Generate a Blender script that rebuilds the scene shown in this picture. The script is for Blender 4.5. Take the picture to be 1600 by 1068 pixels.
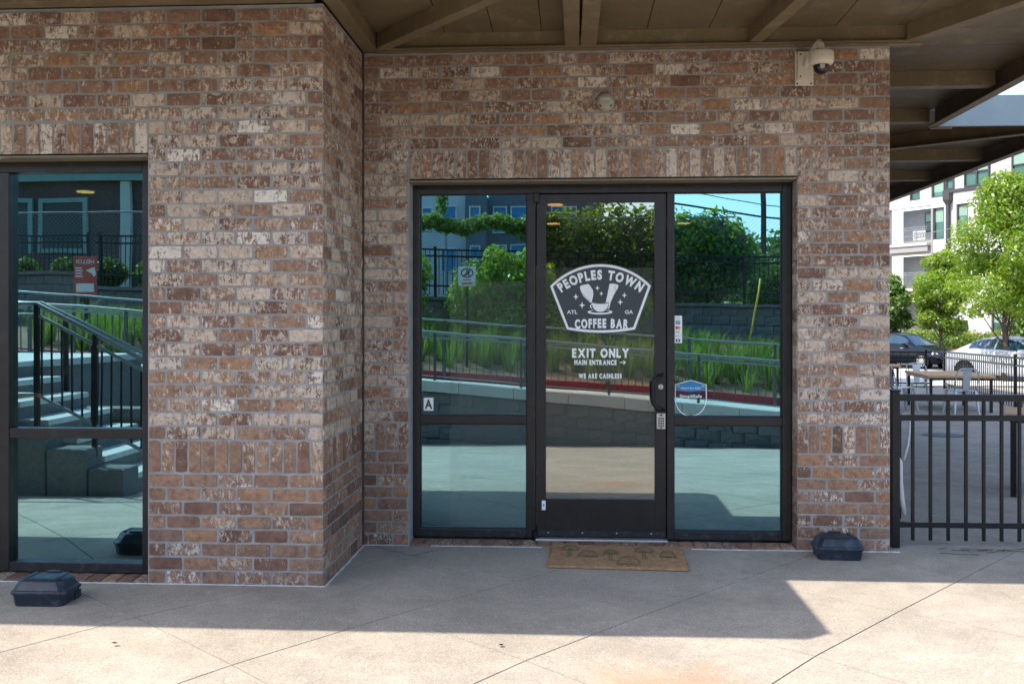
import bpy, bmesh, math, random
import numpy as np
from mathutils import Vector, Matrix, noise as mnoise
R = math.radians
rnd = random.Random(7)
nrg = np.random.default_rng(5)
sc = bpy.context.scene
C = sc.collection
for o in list(bpy.data.objects): bpy.data.objects.remove(o)

# ------------------------------------------------------------ camera, sky, sun, exposure
cam = bpy.data.cameras.new('camera'); co = bpy.data.objects.new('camera', cam); C.objects.link(co)
co.location = (0, -6.728, 1.52); co.rotation_euler = (R(90), 0, R(3.41))
cam.sensor_width = 36; cam.lens = 35.1; cam.shift_y = -0.02; cam.clip_end = 900; cam.clip_start = 0.05
sc.camera = co
SUN = Vector((-0.50, -0.36, 0.86)).normalized()
w = bpy.data.worlds.new('World'); sc.world = w; w.use_nodes = True
nt = w.node_tree; nt.nodes.clear()
sky = nt.nodes.new('ShaderNodeTexSky'); sky.sky_type = 'NISHITA'; sky.sun_disc = False
sky.sun_elevation = math.asin(SUN.z); sky.sun_rotation = math.atan2(SUN.x, SUN.y)
sky.air_density = 1.0; sky.dust_density = 1.4; sky.ozone_density = .7
bg = nt.nodes.new('ShaderNodeBackground'); bg.inputs[1].default_value = 0.15
wo = nt.nodes.new('ShaderNodeOutputWorld')
nt.links.new(sky.outputs[0], bg.inputs[0]); nt.links.new(bg.outputs[0], wo.inputs[0])
sl = bpy.data.lights.new('sun', 'SUN'); sl.energy = 2.8; sl.angle = R(0.5); sl.color = (1.0, 0.91, 0.79)
so = bpy.data.objects.new('sun', sl); C.objects.link(so); so.rotation_euler = (-SUN).to_track_quat('-Z', 'Y').to_euler()
so.location = (-20, -20, 40)
sc.view_settings.view_transform = 'Standard'; sc.view_settings.look = 'None'
sc.view_settings.exposure = 1.5; sc.view_settings.gamma = 1; sc.view_settings.use_curve_mapping = False

# ------------------------------------------------------------ node material helpers
def mat(name):
    m = bpy.data.materials.new(name); m.use_nodes = True
    t = m.node_tree; b = t.nodes['Principled BSDF']
    return m, t, b
def N(t, typ, **kw):
    n = t.nodes.new(typ)
    for k, v in kw.items():
        if k in n.inputs.keys() if isinstance(k, str) else False: n.inputs[k].default_value = v
        else: setattr(n, k, v)
    return n
def L(t, a, b): t.links.new(a, b)
def posn(t, scale=(1, 1, 1)):
    g = t.nodes.new('ShaderNodeNewGeometry'); m = t.nodes.new('ShaderNodeMapping'); m.inputs['Scale'].default_value = scale
    L(t, g.outputs['Position'], m.inputs['Vector']); return m.outputs[0]
def nz(t, vec, scale, detail=4, rough=.6, dist=0):
    n = t.nodes.new('ShaderNodeTexNoise'); n.inputs['Scale'].default_value = scale; n.inputs['Detail'].default_value = detail
    n.inputs['Roughness'].default_value = rough; n.inputs['Distortion'].default_value = dist
    if vec is not None: L(t, vec, n.inputs['Vector'])
    return n.outputs['Fac']
def ramp(t, fac, stops, interp='LINEAR'):
    r = t.nodes.new('ShaderNodeValToRGB'); r.color_ramp.interpolation = interp
    e = r.color_ramp.elements
    while len(e) < len(stops): e.new(0.5)
    for i, (p, c) in enumerate(stops):
        e[i].position = p; e[i].color = (c[0], c[1], c[2], 1) if hasattr(c, '__len__') else (c, c, c, 1)
    L(t, fac, r.inputs[0]); return r.outputs[0]
def mix(t, fac, a, b, mode='MIX'):
    m = t.nodes.new('ShaderNodeMix'); m.data_type = 'RGBA'; m.blend_type = mode
    for s, v in ((0, fac), (6, a), (7, b)):
        if hasattr(v, 'links') or hasattr(v, 'is_linked'): L(t, v, m.inputs[s])
        elif hasattr(v, '__len__'): m.inputs[s].default_value = (v[0], v[1], v[2], 1)
        else: m.inputs[s].default_value = v
    return m.outputs[2]
def math_(t, op, a, b=0.0, c=None, clamp=False):
    m = t.nodes.new('ShaderNodeMath'); m.operation = op; m.use_clamp = clamp
    for i, v in enumerate((a, b, c)):
        if v is None: continue
        if hasattr(v, 'is_linked'): L(t, v, m.inputs[i])
        else: m.inputs[i].default_value = v
    return m.outputs[0]
def bump(t, b, h, strength=.3, dist=.01):
    n = t.nodes.new('ShaderNodeBump'); n.inputs['Strength'].default_value = strength; n.inputs['Distance'].default_value = dist
    L(t, h, n.inputs['Height']); L(t, n.outputs[0], b.inputs['Normal'])
def simple(name, col, rough=.5, metal=0, var=.15, vs=6, bmp=.0, bs=60, spec=.5, dirt=None):
    m, t, b = mat(name); p = posn(t)
    f = nz(t, p, vs, 5, .65)
    c1 = tuple(c * (1 - var) for c in col); c2 = tuple(min(1, c * (1 + var)) for c in col)
    col_ = ramp(t, f, [(.3, c1), (.7, c2)])
    if dirt:
        d = ramp(t, nz(t, p, dirt[1], 6, .75), [(.52, 0), (.68, 1)])
        col_ = mix(t, math_(t, 'MULTIPLY', d, dirt[2]), col_, dirt[0])
    L(t, col_, b.inputs['Base Color'])
    rr = ramp(t, nz(t, p, vs * 3, 4), [(.3, rough * .85), (.7, min(1, rough * 1.15))]); L(t, rr, b.inputs['Roughness'])
    b.inputs['Metallic'].default_value = metal; b.inputs['Specular IOR Level'].default_value = spec
    if bmp: bump(t, b, nz(t, p, bs, 4), bmp, .004)
    return m

# brick: fired body in reds and browns with a cream wash that flakes off
def brick_material():
    m, t, b = mat('antique_brick')
    g = t.nodes.new('ShaderNodeNewGeometry'); oi = t.nodes.new('ShaderNodeObjectInfo'); at = t.nodes.new('ShaderNodeAttribute'); at.attribute_name = 'bid'
    r = math_(t, 'FRACT', math_(t, 'ADD', oi.outputs['Random'], at.outputs['Fac']))
    r2 = math_(t, 'FRACT', math_(t, 'MULTIPLY', r, 17.31)); r3 = math_(t, 'FRACT', math_(t, 'MULTIPLY', r, 57.77))
    cb = t.nodes.new('ShaderNodeCombineXYZ'); L(t, math_(t, 'MULTIPLY', r, 9), cb.inputs[0]); L(t, math_(t, 'MULTIPLY', r2, 7), cb.inputs[2])
    va = t.nodes.new('ShaderNodeVectorMath'); va.operation = 'ADD'; L(t, g.outputs['Position'], va.inputs[0]); L(t, cb.outputs[0], va.inputs[1])
    p = va.outputs[0]
    ms = t.nodes.new('ShaderNodeMapping'); ms.inputs['Scale'].default_value = (1, 1, .22); L(t, p, ms.inputs[0])
    body = ramp(t, r2, [(0, (.14, .084, .065)), (.15, (.225, .122, .090)), (.4, (.30, .178, .125)), (.7, (.36, .228, .160)), (.92, (.45, .250, .145)), (1, (.28, .19, .145))])
    body = mix(t, ramp(t, nz(t, p, 26, 6, .7), [(.38, 0), (.66, .75)]), body, (.13, .065, .045))
    body = mix(t, ramp(t, nz(t, p, 9, 3, .6), [(.45, 0), (.75, .45)]), body, (.38, .24, .15))
    # wash mask
    a1 = nz(t, p, 24, 6, .72, .6); a2 = nz(t, ms.outputs[0], 95, 5, .7); a3 = nz(t, p, 190, 3, .7)
    s = math_(t, 'ADD', math_(t, 'MULTIPLY', a1, .48), math_(t, 'ADD', math_(t, 'MULTIPLY', a2, .34), math_(t, 'MULTIPLY', a3, .18)))
    sx = t.nodes.new('ShaderNodeSeparateXYZ'); L(t, g.outputs['Position'], sx.inputs[0])
    zr = t.nodes.new('ShaderNodeMapRange'); zr.interpolation_type = 'SMOOTHSTEP'
    zr.inputs['From Min'].default_value = .55; zr.inputs['From Max'].default_value = 1.05; zr.inputs['To Min'].default_value = -.06; zr.inputs['To Max'].default_value = .016
    L(t, sx.outputs[2], zr.inputs[0])
    zt = t.nodes.new('ShaderNodeMapRange'); zt.interpolation_type = 'SMOOTHSTEP'  # less wash near the top: warm light under the canopy put into the colour
    zt.inputs['From Min'].default_value = 2.2; zt.inputs['From Max'].default_value = 3.1; zt.inputs['To Min'].default_value = 0; zt.inputs['To Max'].default_value = -.022
    L(t, sx.outputs[2], zt.inputs[0])
    s = math_(t, 'ADD', s, math_(t, 'ADD', zr.outputs[0], zt.outputs[0]))
    s = math_(t, 'ADD', s, math_(t, 'MULTIPLY', math_(t, 'SUBTRACT', r3, .5), .12))
    wm = ramp(t, s, [(.488, 0), (.545, .9)])
    wash = ramp(t, nz(t, p, 30, 5, .7), [(.3, (.44, .325, .245)), (.7, (.76, .65, .53))])
    wash = mix(t, ramp(t, math_(t, 'FRACT', math_(t, 'MULTIPLY', r, 91.7)), [(.72, 0), (.95, .75)]), wash, (.86, .80, .72))
    wash = mix(t, ramp(t, math_(t, 'FRACT', math_(t, 'MULTIPLY', r, 37.3)), [(.6, 0), (.95, .5)]), wash, (.44, .33, .26))
    col = mix(t, wm, body, wash)
    # dark pits
    vo = nz(t, p, 210, 2, .5); col = mix(t, ramp(t, vo, [(.27, .7), (.36, 0)]), col, (.07, .045, .035))
    L(t, col, b.inputs['Base Color']); b.inputs['Roughness'].default_value = .9; b.inputs['Specular IOR Level'].default_value = .25
    h = math_(t, 'ADD', math_(t, 'MULTIPLY', a2, .5), math_(t, 'ADD', a1, math_(t, 'MULTIPLY', wm, .25)))
    bump(t, b, h, .8, .006)
    return m
M = {}
M['brick'] = brick_material()
M['mortar'] = simple('mortar', (.31, .30, .29), .95, 0, .22, 9, .6, 180)
M['sealant'] = simple('white_sealant', (.7, .7, .69), .7, 0, .2, 14, .3, 80)
M['bronze'] = simple('bronze_anodized_metal', (.018, .0145, .0135), .42, .1, .18, 5, .03, 200, dirt=((.07, .055, .05), 9, .25))
M['bronze_dirty'] = simple('scuffed_bronze_metal', (.014, .014, .017), .5, .1, .2, 6, .05, 150, dirt=((.10, .095, .09), 22, .5))
M['black_metal'] = simple('black_powder_coat', (.008, .009, .011), .38, .2, .2, 8, .05, 200)
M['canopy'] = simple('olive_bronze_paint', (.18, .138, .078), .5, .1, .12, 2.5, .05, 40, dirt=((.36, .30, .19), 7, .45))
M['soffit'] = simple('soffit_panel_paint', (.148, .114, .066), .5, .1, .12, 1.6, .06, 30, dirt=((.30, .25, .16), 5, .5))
M['lintel'] = simple('painted_lintel_steel', (.20, .165, .12), .6, .1, .15, 12)
M['grey_panel'] = simple('blue_grey_fascia', (.27, .34, .37), .5, 0, .08, 3)
M['plastic'] = simple('dark_blue_plastic', (.014, .024, .040), .45, 0, .2, 10, .12, 120, dirt=((.10, .12, .14), 14, .45))
M['cream_plastic'] = simple('cream_camera_plastic', (.66, .60, .50), .4, 0, .05, 20)
M['dome'] = simple('black_dome_glass', (.012, .012, .014), .06, 0, .1, 20)
M['screw'] = simple('dark_screw', (.03, .03, .03), .5, .5)
M['grey_plastic'] = simple('weathered_grey_plastic', (.36, .34, .29), .5, 0, .12, 30, .1, 100)
M['lens'] = simple('frosted_lens', (.45, .42, .38), .25, 0, .1, 60)
M['white'] = simple('white_vinyl', (.86, .88, .87), .6, 0, .04, 40)
M['charcoal'] = simple('charcoal_vinyl', (.048, .058, .062), .6, 0, .06, 40)
M['black'] = simple('black_print', (.012, .012, .013), .55)
M['silver'] = simple('satin_silver', (.55, .54, .52), .35, .7)
M['rubber'] = simple('black_rubber', (.008, .008, .009), .8, spec=.15)
M['coir'] = simple('coir_fibre', (.38, .215, .105), 1, 0, .3, 35, 1.0, 260, dirt=((.50, .33, .18), 30, .5))
M['print_green'] = simple('green_mat_print', (.11, .16, .085), .95, 0, .5, 90)
M['wood'] = simple('warm_wood', (.34, .19, .10), .5, 0, .2, 20)
M['galv'] = simple('galvanised_steel', (.24, .26, .26), .42, .35, .12, 8)
M['galv_dark'] = simple('dull_galvanised_steel', (.085, .095, .095), .5, .3, .12, 8)
M['chair'] = simple('pale_steel_chair', (.50, .52, .53), .35, .35, .12, 8)
M['cap'] = simple('pale_concrete_coping', (.52, .51, .47), .85, 0, .1, 5, .2, 60)
M['step'] = simple('concrete_step', (.50, .50, .47), .85, 0, .12, 5, .2, 60)
M['red'] = simple('red_kerb_paint', (.30, .022, .03), .7, 0, .2, 8)
M['mulch'] = simple('pine_mulch', (.19, .125, .075), 1, 0, .5, 22, 1.0, 60)
M['mulch_red'] = simple('red_mulch', (.30, .12, .055), 1, 0, .4, 12, 1.0, 60)
M['bark'] = simple('tree_bark', (.075, .055, .042), .95, 0, .35, 14, .8, 60)
M['pole_wood'] = simple('utility_pole_wood', (.10, .08, .065), .95, 0, .25, 9)
M['asphalt'] = simple('asphalt', (.06, .06, .062), .9, 0, .2, 4, .3, 90)
M['stucco'] = simple('white_stucco', (.48, .48, .475), .85, 0, .05, 2, .2, 40)
M['siding'] = simple('pale_siding', (.48, .50, .54), .7, 0, .04, 2)
M['recess'] = simple('grey_recess_wall', (.27, .27, .275), .8, 0, .06, 2)
M['trim'] = simple('charcoal_trim', (.045, .043, .047), .55, 0, .08, 4)
M['wingls'] = simple('green_window_glass', (.045, .12, .10), .12, 0, .5, .35)
M['blind'] = simple('window_blind', (.20, .32, .26), .5, 0, .06, 2)
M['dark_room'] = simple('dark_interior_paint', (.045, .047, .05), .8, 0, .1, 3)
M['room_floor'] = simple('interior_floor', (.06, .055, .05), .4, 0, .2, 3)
M['partition'] = simple('pale_partition', (.50, .52, .50), .8, 0, .04, 3)
M['house_brick'] = simple('dark_house_brick', (.10, .062, .055), .9, 0, .3, 9)
M['house_green'] = simple('green_fascia', (.20, .30, .27), .7, 0, .1, 4)
M['apt_grey'] = simple('slate_cladding', (.10, .12, .15), .7, 0, .08, 3)
M['sign_red'] = simple('red_sign_face', (.40, .065, .05), .5, 0, .05, 5)
M['sign_white'] = simple('white_sign_face', (.62, .62, .60), .5, 0, .05, 5)
M['yellow'] = simple('yellow_guard_plastic', (.70, .50, .03), .5, 0, .05, 5)
M['blue_print'] = simple('blue_sticker', (.02, .20, .42), .5, 0, .1, 5)
M['navy_print'] = simple('navy_sticker', (.03, .04, .14), .5)
M['red_print'] = simple('red_sticker', (.55, .04, .03), .5)
M['orange_print'] = simple('orange_sticker', (.75, .30, .03), .5)
M['tan_print'] = simple('tan_sticker', (.42, .33, .20), .5)
M['green_cover'] = simple('dark_cast_iron', (.05, .055, .06), .6, .3, .3, 30, .5, 90)
M['tyre'] = simple('tyre_rubber', (.010, .010, .011), .8, spec=.15)
M['rim'] = simple('alloy_rim', (.50, .50, .50), .3, .7)
M['rim_dark'] = simple('dark_alloy_rim', (.05, .05, .05), .35, .6)
M['black_car'] = simple('black_car_paint', (.006, .009, .016), .16, 0, .05, 2, spec=.35)
M['white_car'] = simple('silver_white_car_paint', (.42, .45, .49), .2, .15, .03, 2)
M['headlight'] = simple('headlight_glass', (.60, .62, .62), .1, 0, .2, 30)
M['amber'] = simple('amber_marker', (.55, .22, .05), .2)
M['dark_pane'] = simple('dark_house_pane', (.02, .028, .028), .5, 0, .1, 3)
M['screen'] = simple('car_glass', (.018, .045, .075), .05, 0, .2, 2, spec=.9)

def concrete(name, base, warm=True):
    m, t, b = mat(name); p = posn(t)
    big = nz(t, p, 1.3, 7, .7); mid = nz(t, p, 5, 5, .7); fine = nz(t, p, 95, 3, .75)
    c = ramp(t, big, [(.32, tuple(x * .76 for x in base)), (.66, tuple(min(1, x * 1.12) for x in base))])
    c = mix(t, math_(t, 'MULTIPLY', ramp(t, mid, [(.42, 0), (.7, 1)]), .5), c, tuple(x * .66 for x in base))
    vo = t.nodes.new('ShaderNodeTexVoronoi'); vo.inputs['Scale'].default_value = 130; L(t, p, vo.inputs['Vector'])
    spr = t.nodes.new('ShaderNodeSeparateColor'); L(t, vo.outputs['Color'], spr.inputs[0])
    near = ramp(t, vo.outputs['Distance'], [(.22, 1), (.42, 0)])
    dark = math_(t, 'MULTIPLY', near, ramp(t, spr.outputs[0], [(.62, 0), (.80, .75)]))
    lite = math_(t, 'MULTIPLY', near, ramp(t, spr.outputs[1], [(.60, 0), (.85, .7)]))
    c = mix(t, dark, c, (.15, .13, .12)); c = mix(t, lite, c, (.74, .70, .62))
    v2 = t.nodes.new('ShaderNodeTexVoronoi'); v2.inputs['Scale'].default_value = 9; L(t, p, v2.inputs['Vector'])
    sp2 = t.nodes.new('ShaderNodeSeparateColor'); L(t, v2.outputs['Color'], sp2.inputs[0])
    c = mix(t, math_(t, 'MULTIPLY', ramp(t, v2.outputs['Distance'], [(.03, 1), (.055, 0)]), ramp(t, sp2.outputs[0], [(.6, 0), (.62, .8)])), c, (.10, .085, .075))
    c = mix(t, ramp(t, fine, [(.36, .5), (.56, 0)]), c, (.19, .17, .15))
    c = mix(t, math_(t, 'MULTIPLY', ramp(t, nz(t, p, 2.1, 8, .75, .4), [(.5, 0), (.68, 1)]), .38), c, (.19, .17, .145))
    if warm:   # rust coloured stain with its own shape on the slab
        g = t.nodes.new('ShaderNodeNewGeometry'); vm = t.nodes.new('ShaderNodeVectorMath'); vm.operation = 'DISTANCE'; vm.inputs[1].default_value = (.42, -2.62, 0)
        L(t, g.outputs['Position'], vm.inputs[0])
        st = math_(t, 'SUBTRACT', ramp(t, vm.outputs[1], [(0, 1), (1.15, 0)]), math_(t, 'MULTIPLY', nz(t, p, 4, 5, .7), 1.0))
        c = mix(t, ramp(t, st, [(-.05, 0), (.45, .5)]), c, (.46, .22, .07))
    L(t, c, b.inputs['Base Color']); b.inputs['Roughness'].default_value = .92; b.inputs['Specular IOR Level'].default_value = .2
    bump(t, b, math_(t, 'ADD', fine, math_(t, 'MULTIPLY', near, .5)), .5, .003)
    return m
M['concrete'] = concrete('exposed_aggregate_concrete', (.425, .372, .305))
M['patio'] = concrete('patio_concrete', (.40, .38, .35), False)
M['joint'] = simple('dark_joint_grit', (.07, .06, .05), 1)  # even dark colour of the grit in the joints

def block_mat():
    m, t, b = mat('split_face_block'); p = posn(t); oi = t.nodes.new('ShaderNodeObjectInfo')
    c = ramp(t, nz(t, p, 14, 6, .75), [(.3, (.13, .135, .13)), (.7, (.24, .24, .225))])
    c = mix(t, math_(t, 'MULTIPLY', oi.outputs['Random'], .35), c, (.12, .12, .12))
    L(t, c, b.inputs['Base Color']); b.inputs['Roughness'].default_value = .95
    bump(t, b, nz(t, p, 30, 6, .75), 1.0, .02); return m
M['block'] = block_mat()

def leaf_mat(name, c1, c2, c3, trans=.45):
    m, t, b = mat(name); t.nodes.remove(b)
    g = t.nodes.new('ShaderNodeNewGeometry')
    c = ramp(t, g.outputs['Random Per Island'], [(0, c1), (.5, c2), (1, c3)])
    c = mix(t, ramp(t, nz(t, posn(t), 1.3, 3), [(.35, .45), (.6, 0)]), c, tuple(x * .6 for x in c1))
    d = t.nodes.new('ShaderNodeBsdfDiffuse'); tr = t.nodes.new('ShaderNodeBsdfTranslucent'); gl = t.nodes.new('ShaderNodeBsdfGlossy')
    gl.inputs['Roughness'].default_value = .4; gl.inputs['Color'].default_value = (.6, .6, .6, 1)
    L(t, c, d.inputs[0]); L(t, mix(t, .5, c, (.30, .40, .03), 'ADD'), tr.inputs[0])
    a = t.nodes.new('ShaderNodeMixShader'); a.inputs[0].default_value = trans; L(t, d.outputs[0], a.inputs[1]); L(t, tr.outputs[0], a.inputs[2])
    a2 = t.nodes.new('ShaderNodeMixShader'); a2.inputs[0].default_value = .06; L(t, a.outputs[0], a2.inputs[1]); L(t, gl.outputs[0], a2.inputs[2])
    L(t, a2.outputs[0], t.nodes['Material Output'].inputs[0]); return m
M['leaf_bright'] = leaf_mat('bright_spring_leaf', (.11, .21, .012), (.20, .33, .02), (.33, .42, .035), .58)
M['leaf_mid'] = leaf_mat('mid_green_leaf', (.04, .10, .015), (.07, .16, .02), (.12, .22, .03), .35)
M['leaf_vine'] = leaf_mat('vine_leaf', (.05, .11, .015), (.10, .20, .02), (.22, .32, .04), .55)
M['leaf_thicket'] = leaf_mat('thicket_leaf', (.05, .14, .015), (.10, .24, .02), (.20, .34, .03), .6)
M['leaf_hedge'] = leaf_mat('yellow_green_hedge_leaf', (.10, .17, .015), (.20, .27, .02), (.30, .33, .03), .3)
M['grass'] = leaf_mat('ornamental_grass', (.06, .13, .025), (.10, .20, .035), (.19, .27, .07), .5)

def glass_mat(name, refl, trans, fac, wav=.02):
    m, t, b = mat(name); t.nodes.remove(b); p = posn(t)
    gl = t.nodes.new('ShaderNodeBsdfGlossy'); gl.inputs['Color'].default_value = (*refl, 1); gl.inputs['Roughness'].default_value = 0.0
    tr = t.nodes.new('ShaderNodeBsdfTransparent'); tr.inputs['Color'].default_value = (*trans, 1)
    bn = t.nodes.new('ShaderNodeBump'); bn.inputs['Strength'].default_value = wav; bn.inputs['Distance'].default_value = .02
    L(t, nz(t, p, 2.2, 1, .3), bn.inputs['Height']); L(t, bn.outputs[0], gl.inputs['Normal'])
    # faint dust that catches light
    df = t.nodes.new('ShaderNodeBsdfDiffuse'); df.inputs[0].default_value = (.5, .52, .5, 1)
    mx = t.nodes.new('ShaderNodeMixShader'); mx.inputs[0].default_value = fac; L(t, tr.outputs[0], mx.inputs[1]); L(t, gl.outputs[0], mx.inputs[2])
    m2 = t.nodes.new('ShaderNodeMixShader'); L(t, ramp(t, nz(t, p, 3, 7, .8), [(.45, .0), (.8, .03)]), m2.inputs[0]); L(t, mx.outputs[0], m2.inputs[1]); L(t, df.outputs[0], m2.inputs[2])
    L(t, m2.outputs[0], t.nodes['Material Output'].inputs[0]); return m
M['glass'] = glass_mat('teal_reflective_glass', (.34, .62, .71), (.55, .68, .68), .66)
M['door_glass'] = glass_mat('neutral_reflective_glass', (.50, .53, .50), (.6, .62, .6), .62)
def sheet(x0, z0, x1, z1, y): return MB().add([(x0, y, z0), (x1, y, z0), (x1, y, z1), (x0, y, z1)], [(0, 1, 2, 3)])
def film_mat():
    m, t, b = mat('frosted_film'); t.nodes.remove(b)
    tr = t.nodes.new('ShaderNodeBsdfTransparent'); df = t.nodes.new('ShaderNodeBsdfDiffuse'); df.inputs[0].default_value = (.46, .52, .44, 1)
    mx = t.nodes.new('ShaderNodeMixShader'); mx.inputs[0].default_value = .075; L(t, tr.outputs[0], mx.inputs[1]); L(t, df.outputs[0], mx.inputs[2])
    L(t, mx.outputs[0], t.nodes['Material Output'].inputs[0]); return m
M['film'] = film_mat()
def emit(name, col, s):
    m, t, b = mat(name); b.inputs['Base Color'].default_value = (*col, 1); b.inputs['Emission Color'].default_value = (*col, 1); b.inputs['Emission Strength'].default_value = s; return m
M['downlight'] = emit('lit_downlight', (1, .50, .15), 3.5)

# ------------------------------------------------------------ mesh helpers
def tag(o, label=None, cat=None, group=None, kind=None):
    if label: o['label'] = label
    if cat: o['category'] = cat
    if group: o['group'] = group
    if kind: o['kind'] = kind
    return o
def thing(name, label, cat, loc=(0, 0, 0), rz=0, group=None):
    o = bpy.data.objects.new(name, None); C.objects.link(o); o.location = loc; o.rotation_euler = (0, 0, rz)
    o.empty_display_size = .1
    return tag(o, label, cat, group)
def wloc(p):
    v = Vector((0, 0, 0))
    while p is not None: v = v + Vector(p.location); p = p.parent
    return v
class MB:
    def __init__(s): s.v = []; s.f = []; s.m = []
    def add(s, vs, fs, m=0):
        k = len(s.v); s.v += [tuple(a) for a in vs]; s.f += [tuple(i + k for i in f) for f in fs]; s.m += [m] * len(fs); return s
    def box(s, a, b, m=0):
        x0, y0, z0 = a; x1, y1, z1 = b
        x0, x1 = min(x0, x1), max(x0, x1); y0, y1 = min(y0, y1), max(y0, y1); z0, z1 = min(z0, z1), max(z0, z1)
        return s.add([(x0,y0,z0),(x1,y0,z0),(x1,y1,z0),(x0,y1,z0),(x0,y0,z1),(x1,y0,z1),(x1,y1,z1),(x0,y1,z1)],
                     [(0,3,2,1),(4,5,6,7),(0,1,5,4),(1,2,6,5),(2,3,7,6),(3,0,4,7)], m)
    def beam(s, p, q, wd, ht, m=0, up=(0, 0, 1)):
        p, q = Vector(p), Vector(q); d = (q - p).normalized(); u = Vector(up)
        if abs(d.dot(u)) > .98: u = Vector((0, 1, 0))
        a = d.cross(u).normalized() * wd / 2; b = a.cross(d).normalized() * ht / 2
        vs = [c + i * a + j * b for c in (p, q) for i, j in ((-1, -1), (1, -1), (1, 1), (-1, 1))]
        return s.add(vs, [(3,2,1,0),(4,5,6,7),(0,1,5,4),(1,2,6,5),(2,3,7,6),(3,0,4,7)], m)
    def tube(s, pts, r, n=8, m=0, closed=False):
        pts = [Vector(p) for p in pts]; rs = r if hasattr(r, '__len__') else [r] * len(pts)
        k = len(s.v); a0 = None
        for i, p in enumerate(pts):
            d = (pts[min(i + 1, len(pts) - 1)] - pts[max(i - 1, 0)]).normalized()
            if a0 is None:
                a0 = d.orthogonal().normalized()
            a0 = (a0 - d * a0.dot(d)).normalized(); b0 = d.cross(a0)
            for j in range(n):
                an = 2 * math.pi * j / n; s.v.append(tuple(p + (a0 * math.cos(an) + b0 * math.sin(an)) * rs[i]))
        for i in range(len(pts) - 1):
            for j in range(n):
                s.f.append((k + i*n + j, k + i*n + (j+1) % n, k + (i+1)*n + (j+1) % n, k + (i+1)*n + j)); s.m.append(m)
        s.f.append(tuple(k + j for j in reversed(range(n)))); s.m.append(m)
        s.f.append(tuple(k + (len(pts)-1)*n + j for j in range(n))); s.m.append(m); return s
    def lathe(s, prof, o=(0, 0, 0), ax='z', n=20, m=0):
        k = len(s.v)
        for r, h in prof:
            for j in range(n):
                a = 2*math.pi*j/n; c, d = r*math.cos(a), r*math.sin(a)
                q = {'z': (c, d, h), 'y': (c, h, d), 'x': (h, c, d)}[ax]
                s.v.append((o[0]+q[0], o[1]+q[1], o[2]+q[2]))
        for i in range(len(prof)-1):
            for j in range(n):
                s.f.append((k+i*n+j, k+i*n+(j+1)%n, k+(i+1)*n+(j+1)%n, k+(i+1)*n+j)); s.m.append(m)
        s.f.append(tuple(k+j for j in reversed(range(n)))); s.m.append(m)
        s.f.append(tuple(k+(len(prof)-1)*n+j for j in range(n))); s.m.append(m); return s
    def plate(s, poly, y0, y1, m=0, flip=False):
        """poly in (x,z), extruded between y0 and y1"""
        n = len(poly); k = len(s.v)
        s.v += [(x, y0, z) for x, z in poly] + [(x, y1, z) for x, z in poly]
        s.f.append(tuple(k+i for i in range(n))); s.f.append(tuple(k+n+i for i in reversed(range(n)))); s.m += [m, m]
        for i in range(n):
            s.f.append((k+i, k+n+i, k+n+(i+1)%n, k+(i+1)%n)); s.m.append(m)
        return s
    def build(s, name, mats, parent=None, smooth=False, local=False, bevel=0, sub=0, loc=None, auto=None):
        me = bpy.data.meshes.new(name); off = Vector((0, 0, 0)) if (local or parent is None) else wloc(parent)
        if loc is not None: off = Vector(loc) + (Vector((0,0,0)) if local else Vector((0,0,0)))
        me.from_pydata([(a[0]-off.x, a[1]-off.y, a[2]-off.z) for a in s.v], [], s.f)
        ms = mats if isinstance(mats, (list, tuple)) else [mats]
        for m in ms: me.materials.append(m)
        if len(ms) > 1: me.polygons.foreach_set('material_index', s.m)
        bm = bmesh.new(); bm.from_mesh(me); bmesh.ops.recalc_face_normals(bm, faces=bm.faces)
        bm.to_mesh(me); bm.free()
        if smooth: me.polygons.foreach_set('use_smooth', [True]*len(me.polygons))
        o = bpy.data.objects.new(name, me); C.objects.link(o)
        if parent is not None: o.parent = parent
        if loc is not None: o.location = Vector(loc) - (wloc(parent) if parent is not None else Vector((0, 0, 0)))
        if bevel:
            b = o.modifiers.new('bevel', 'BEVEL'); b.width = bevel; b.segments = 2; b.limit_method = 'ANGLE'; b.angle_limit = R(35)
        if sub:
            b = o.modifiers.new('sub', 'SUBSURF'); b.levels = sub; b.render_levels = sub
        if auto is not None:
            me.polygons.foreach_set('use_smooth', [True]*len(me.polygons))
            try: me.set_sharp_from_angle(angle=R(auto))
            except Exception: pass
        return o
def inst(src_mesh, name, loc, parent, rot=(0, 0, 0), scale=(1, 1, 1)):
    o = bpy.data.objects.new(name, src_mesh); C.objects.link(o); o.parent = parent
    o.location = Vector(loc) - (wloc(parent) if parent is not None else Vector((0, 0, 0))); o.rotation_euler = rot; o.scale = scale
    return o
def copy_tree(o, parent=None, loc=None, rz=None, label=None):
    c = o.copy(); C.objects.link(c)
    if parent is not None: c.parent = parent
    if loc is not None: c.location = loc
    if rz is not None: c.rotation_euler = (0, 0, rz)
    if label: c['label'] = label
    for ch in list(o.children): copy_tree(ch, c)
    return c
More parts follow.
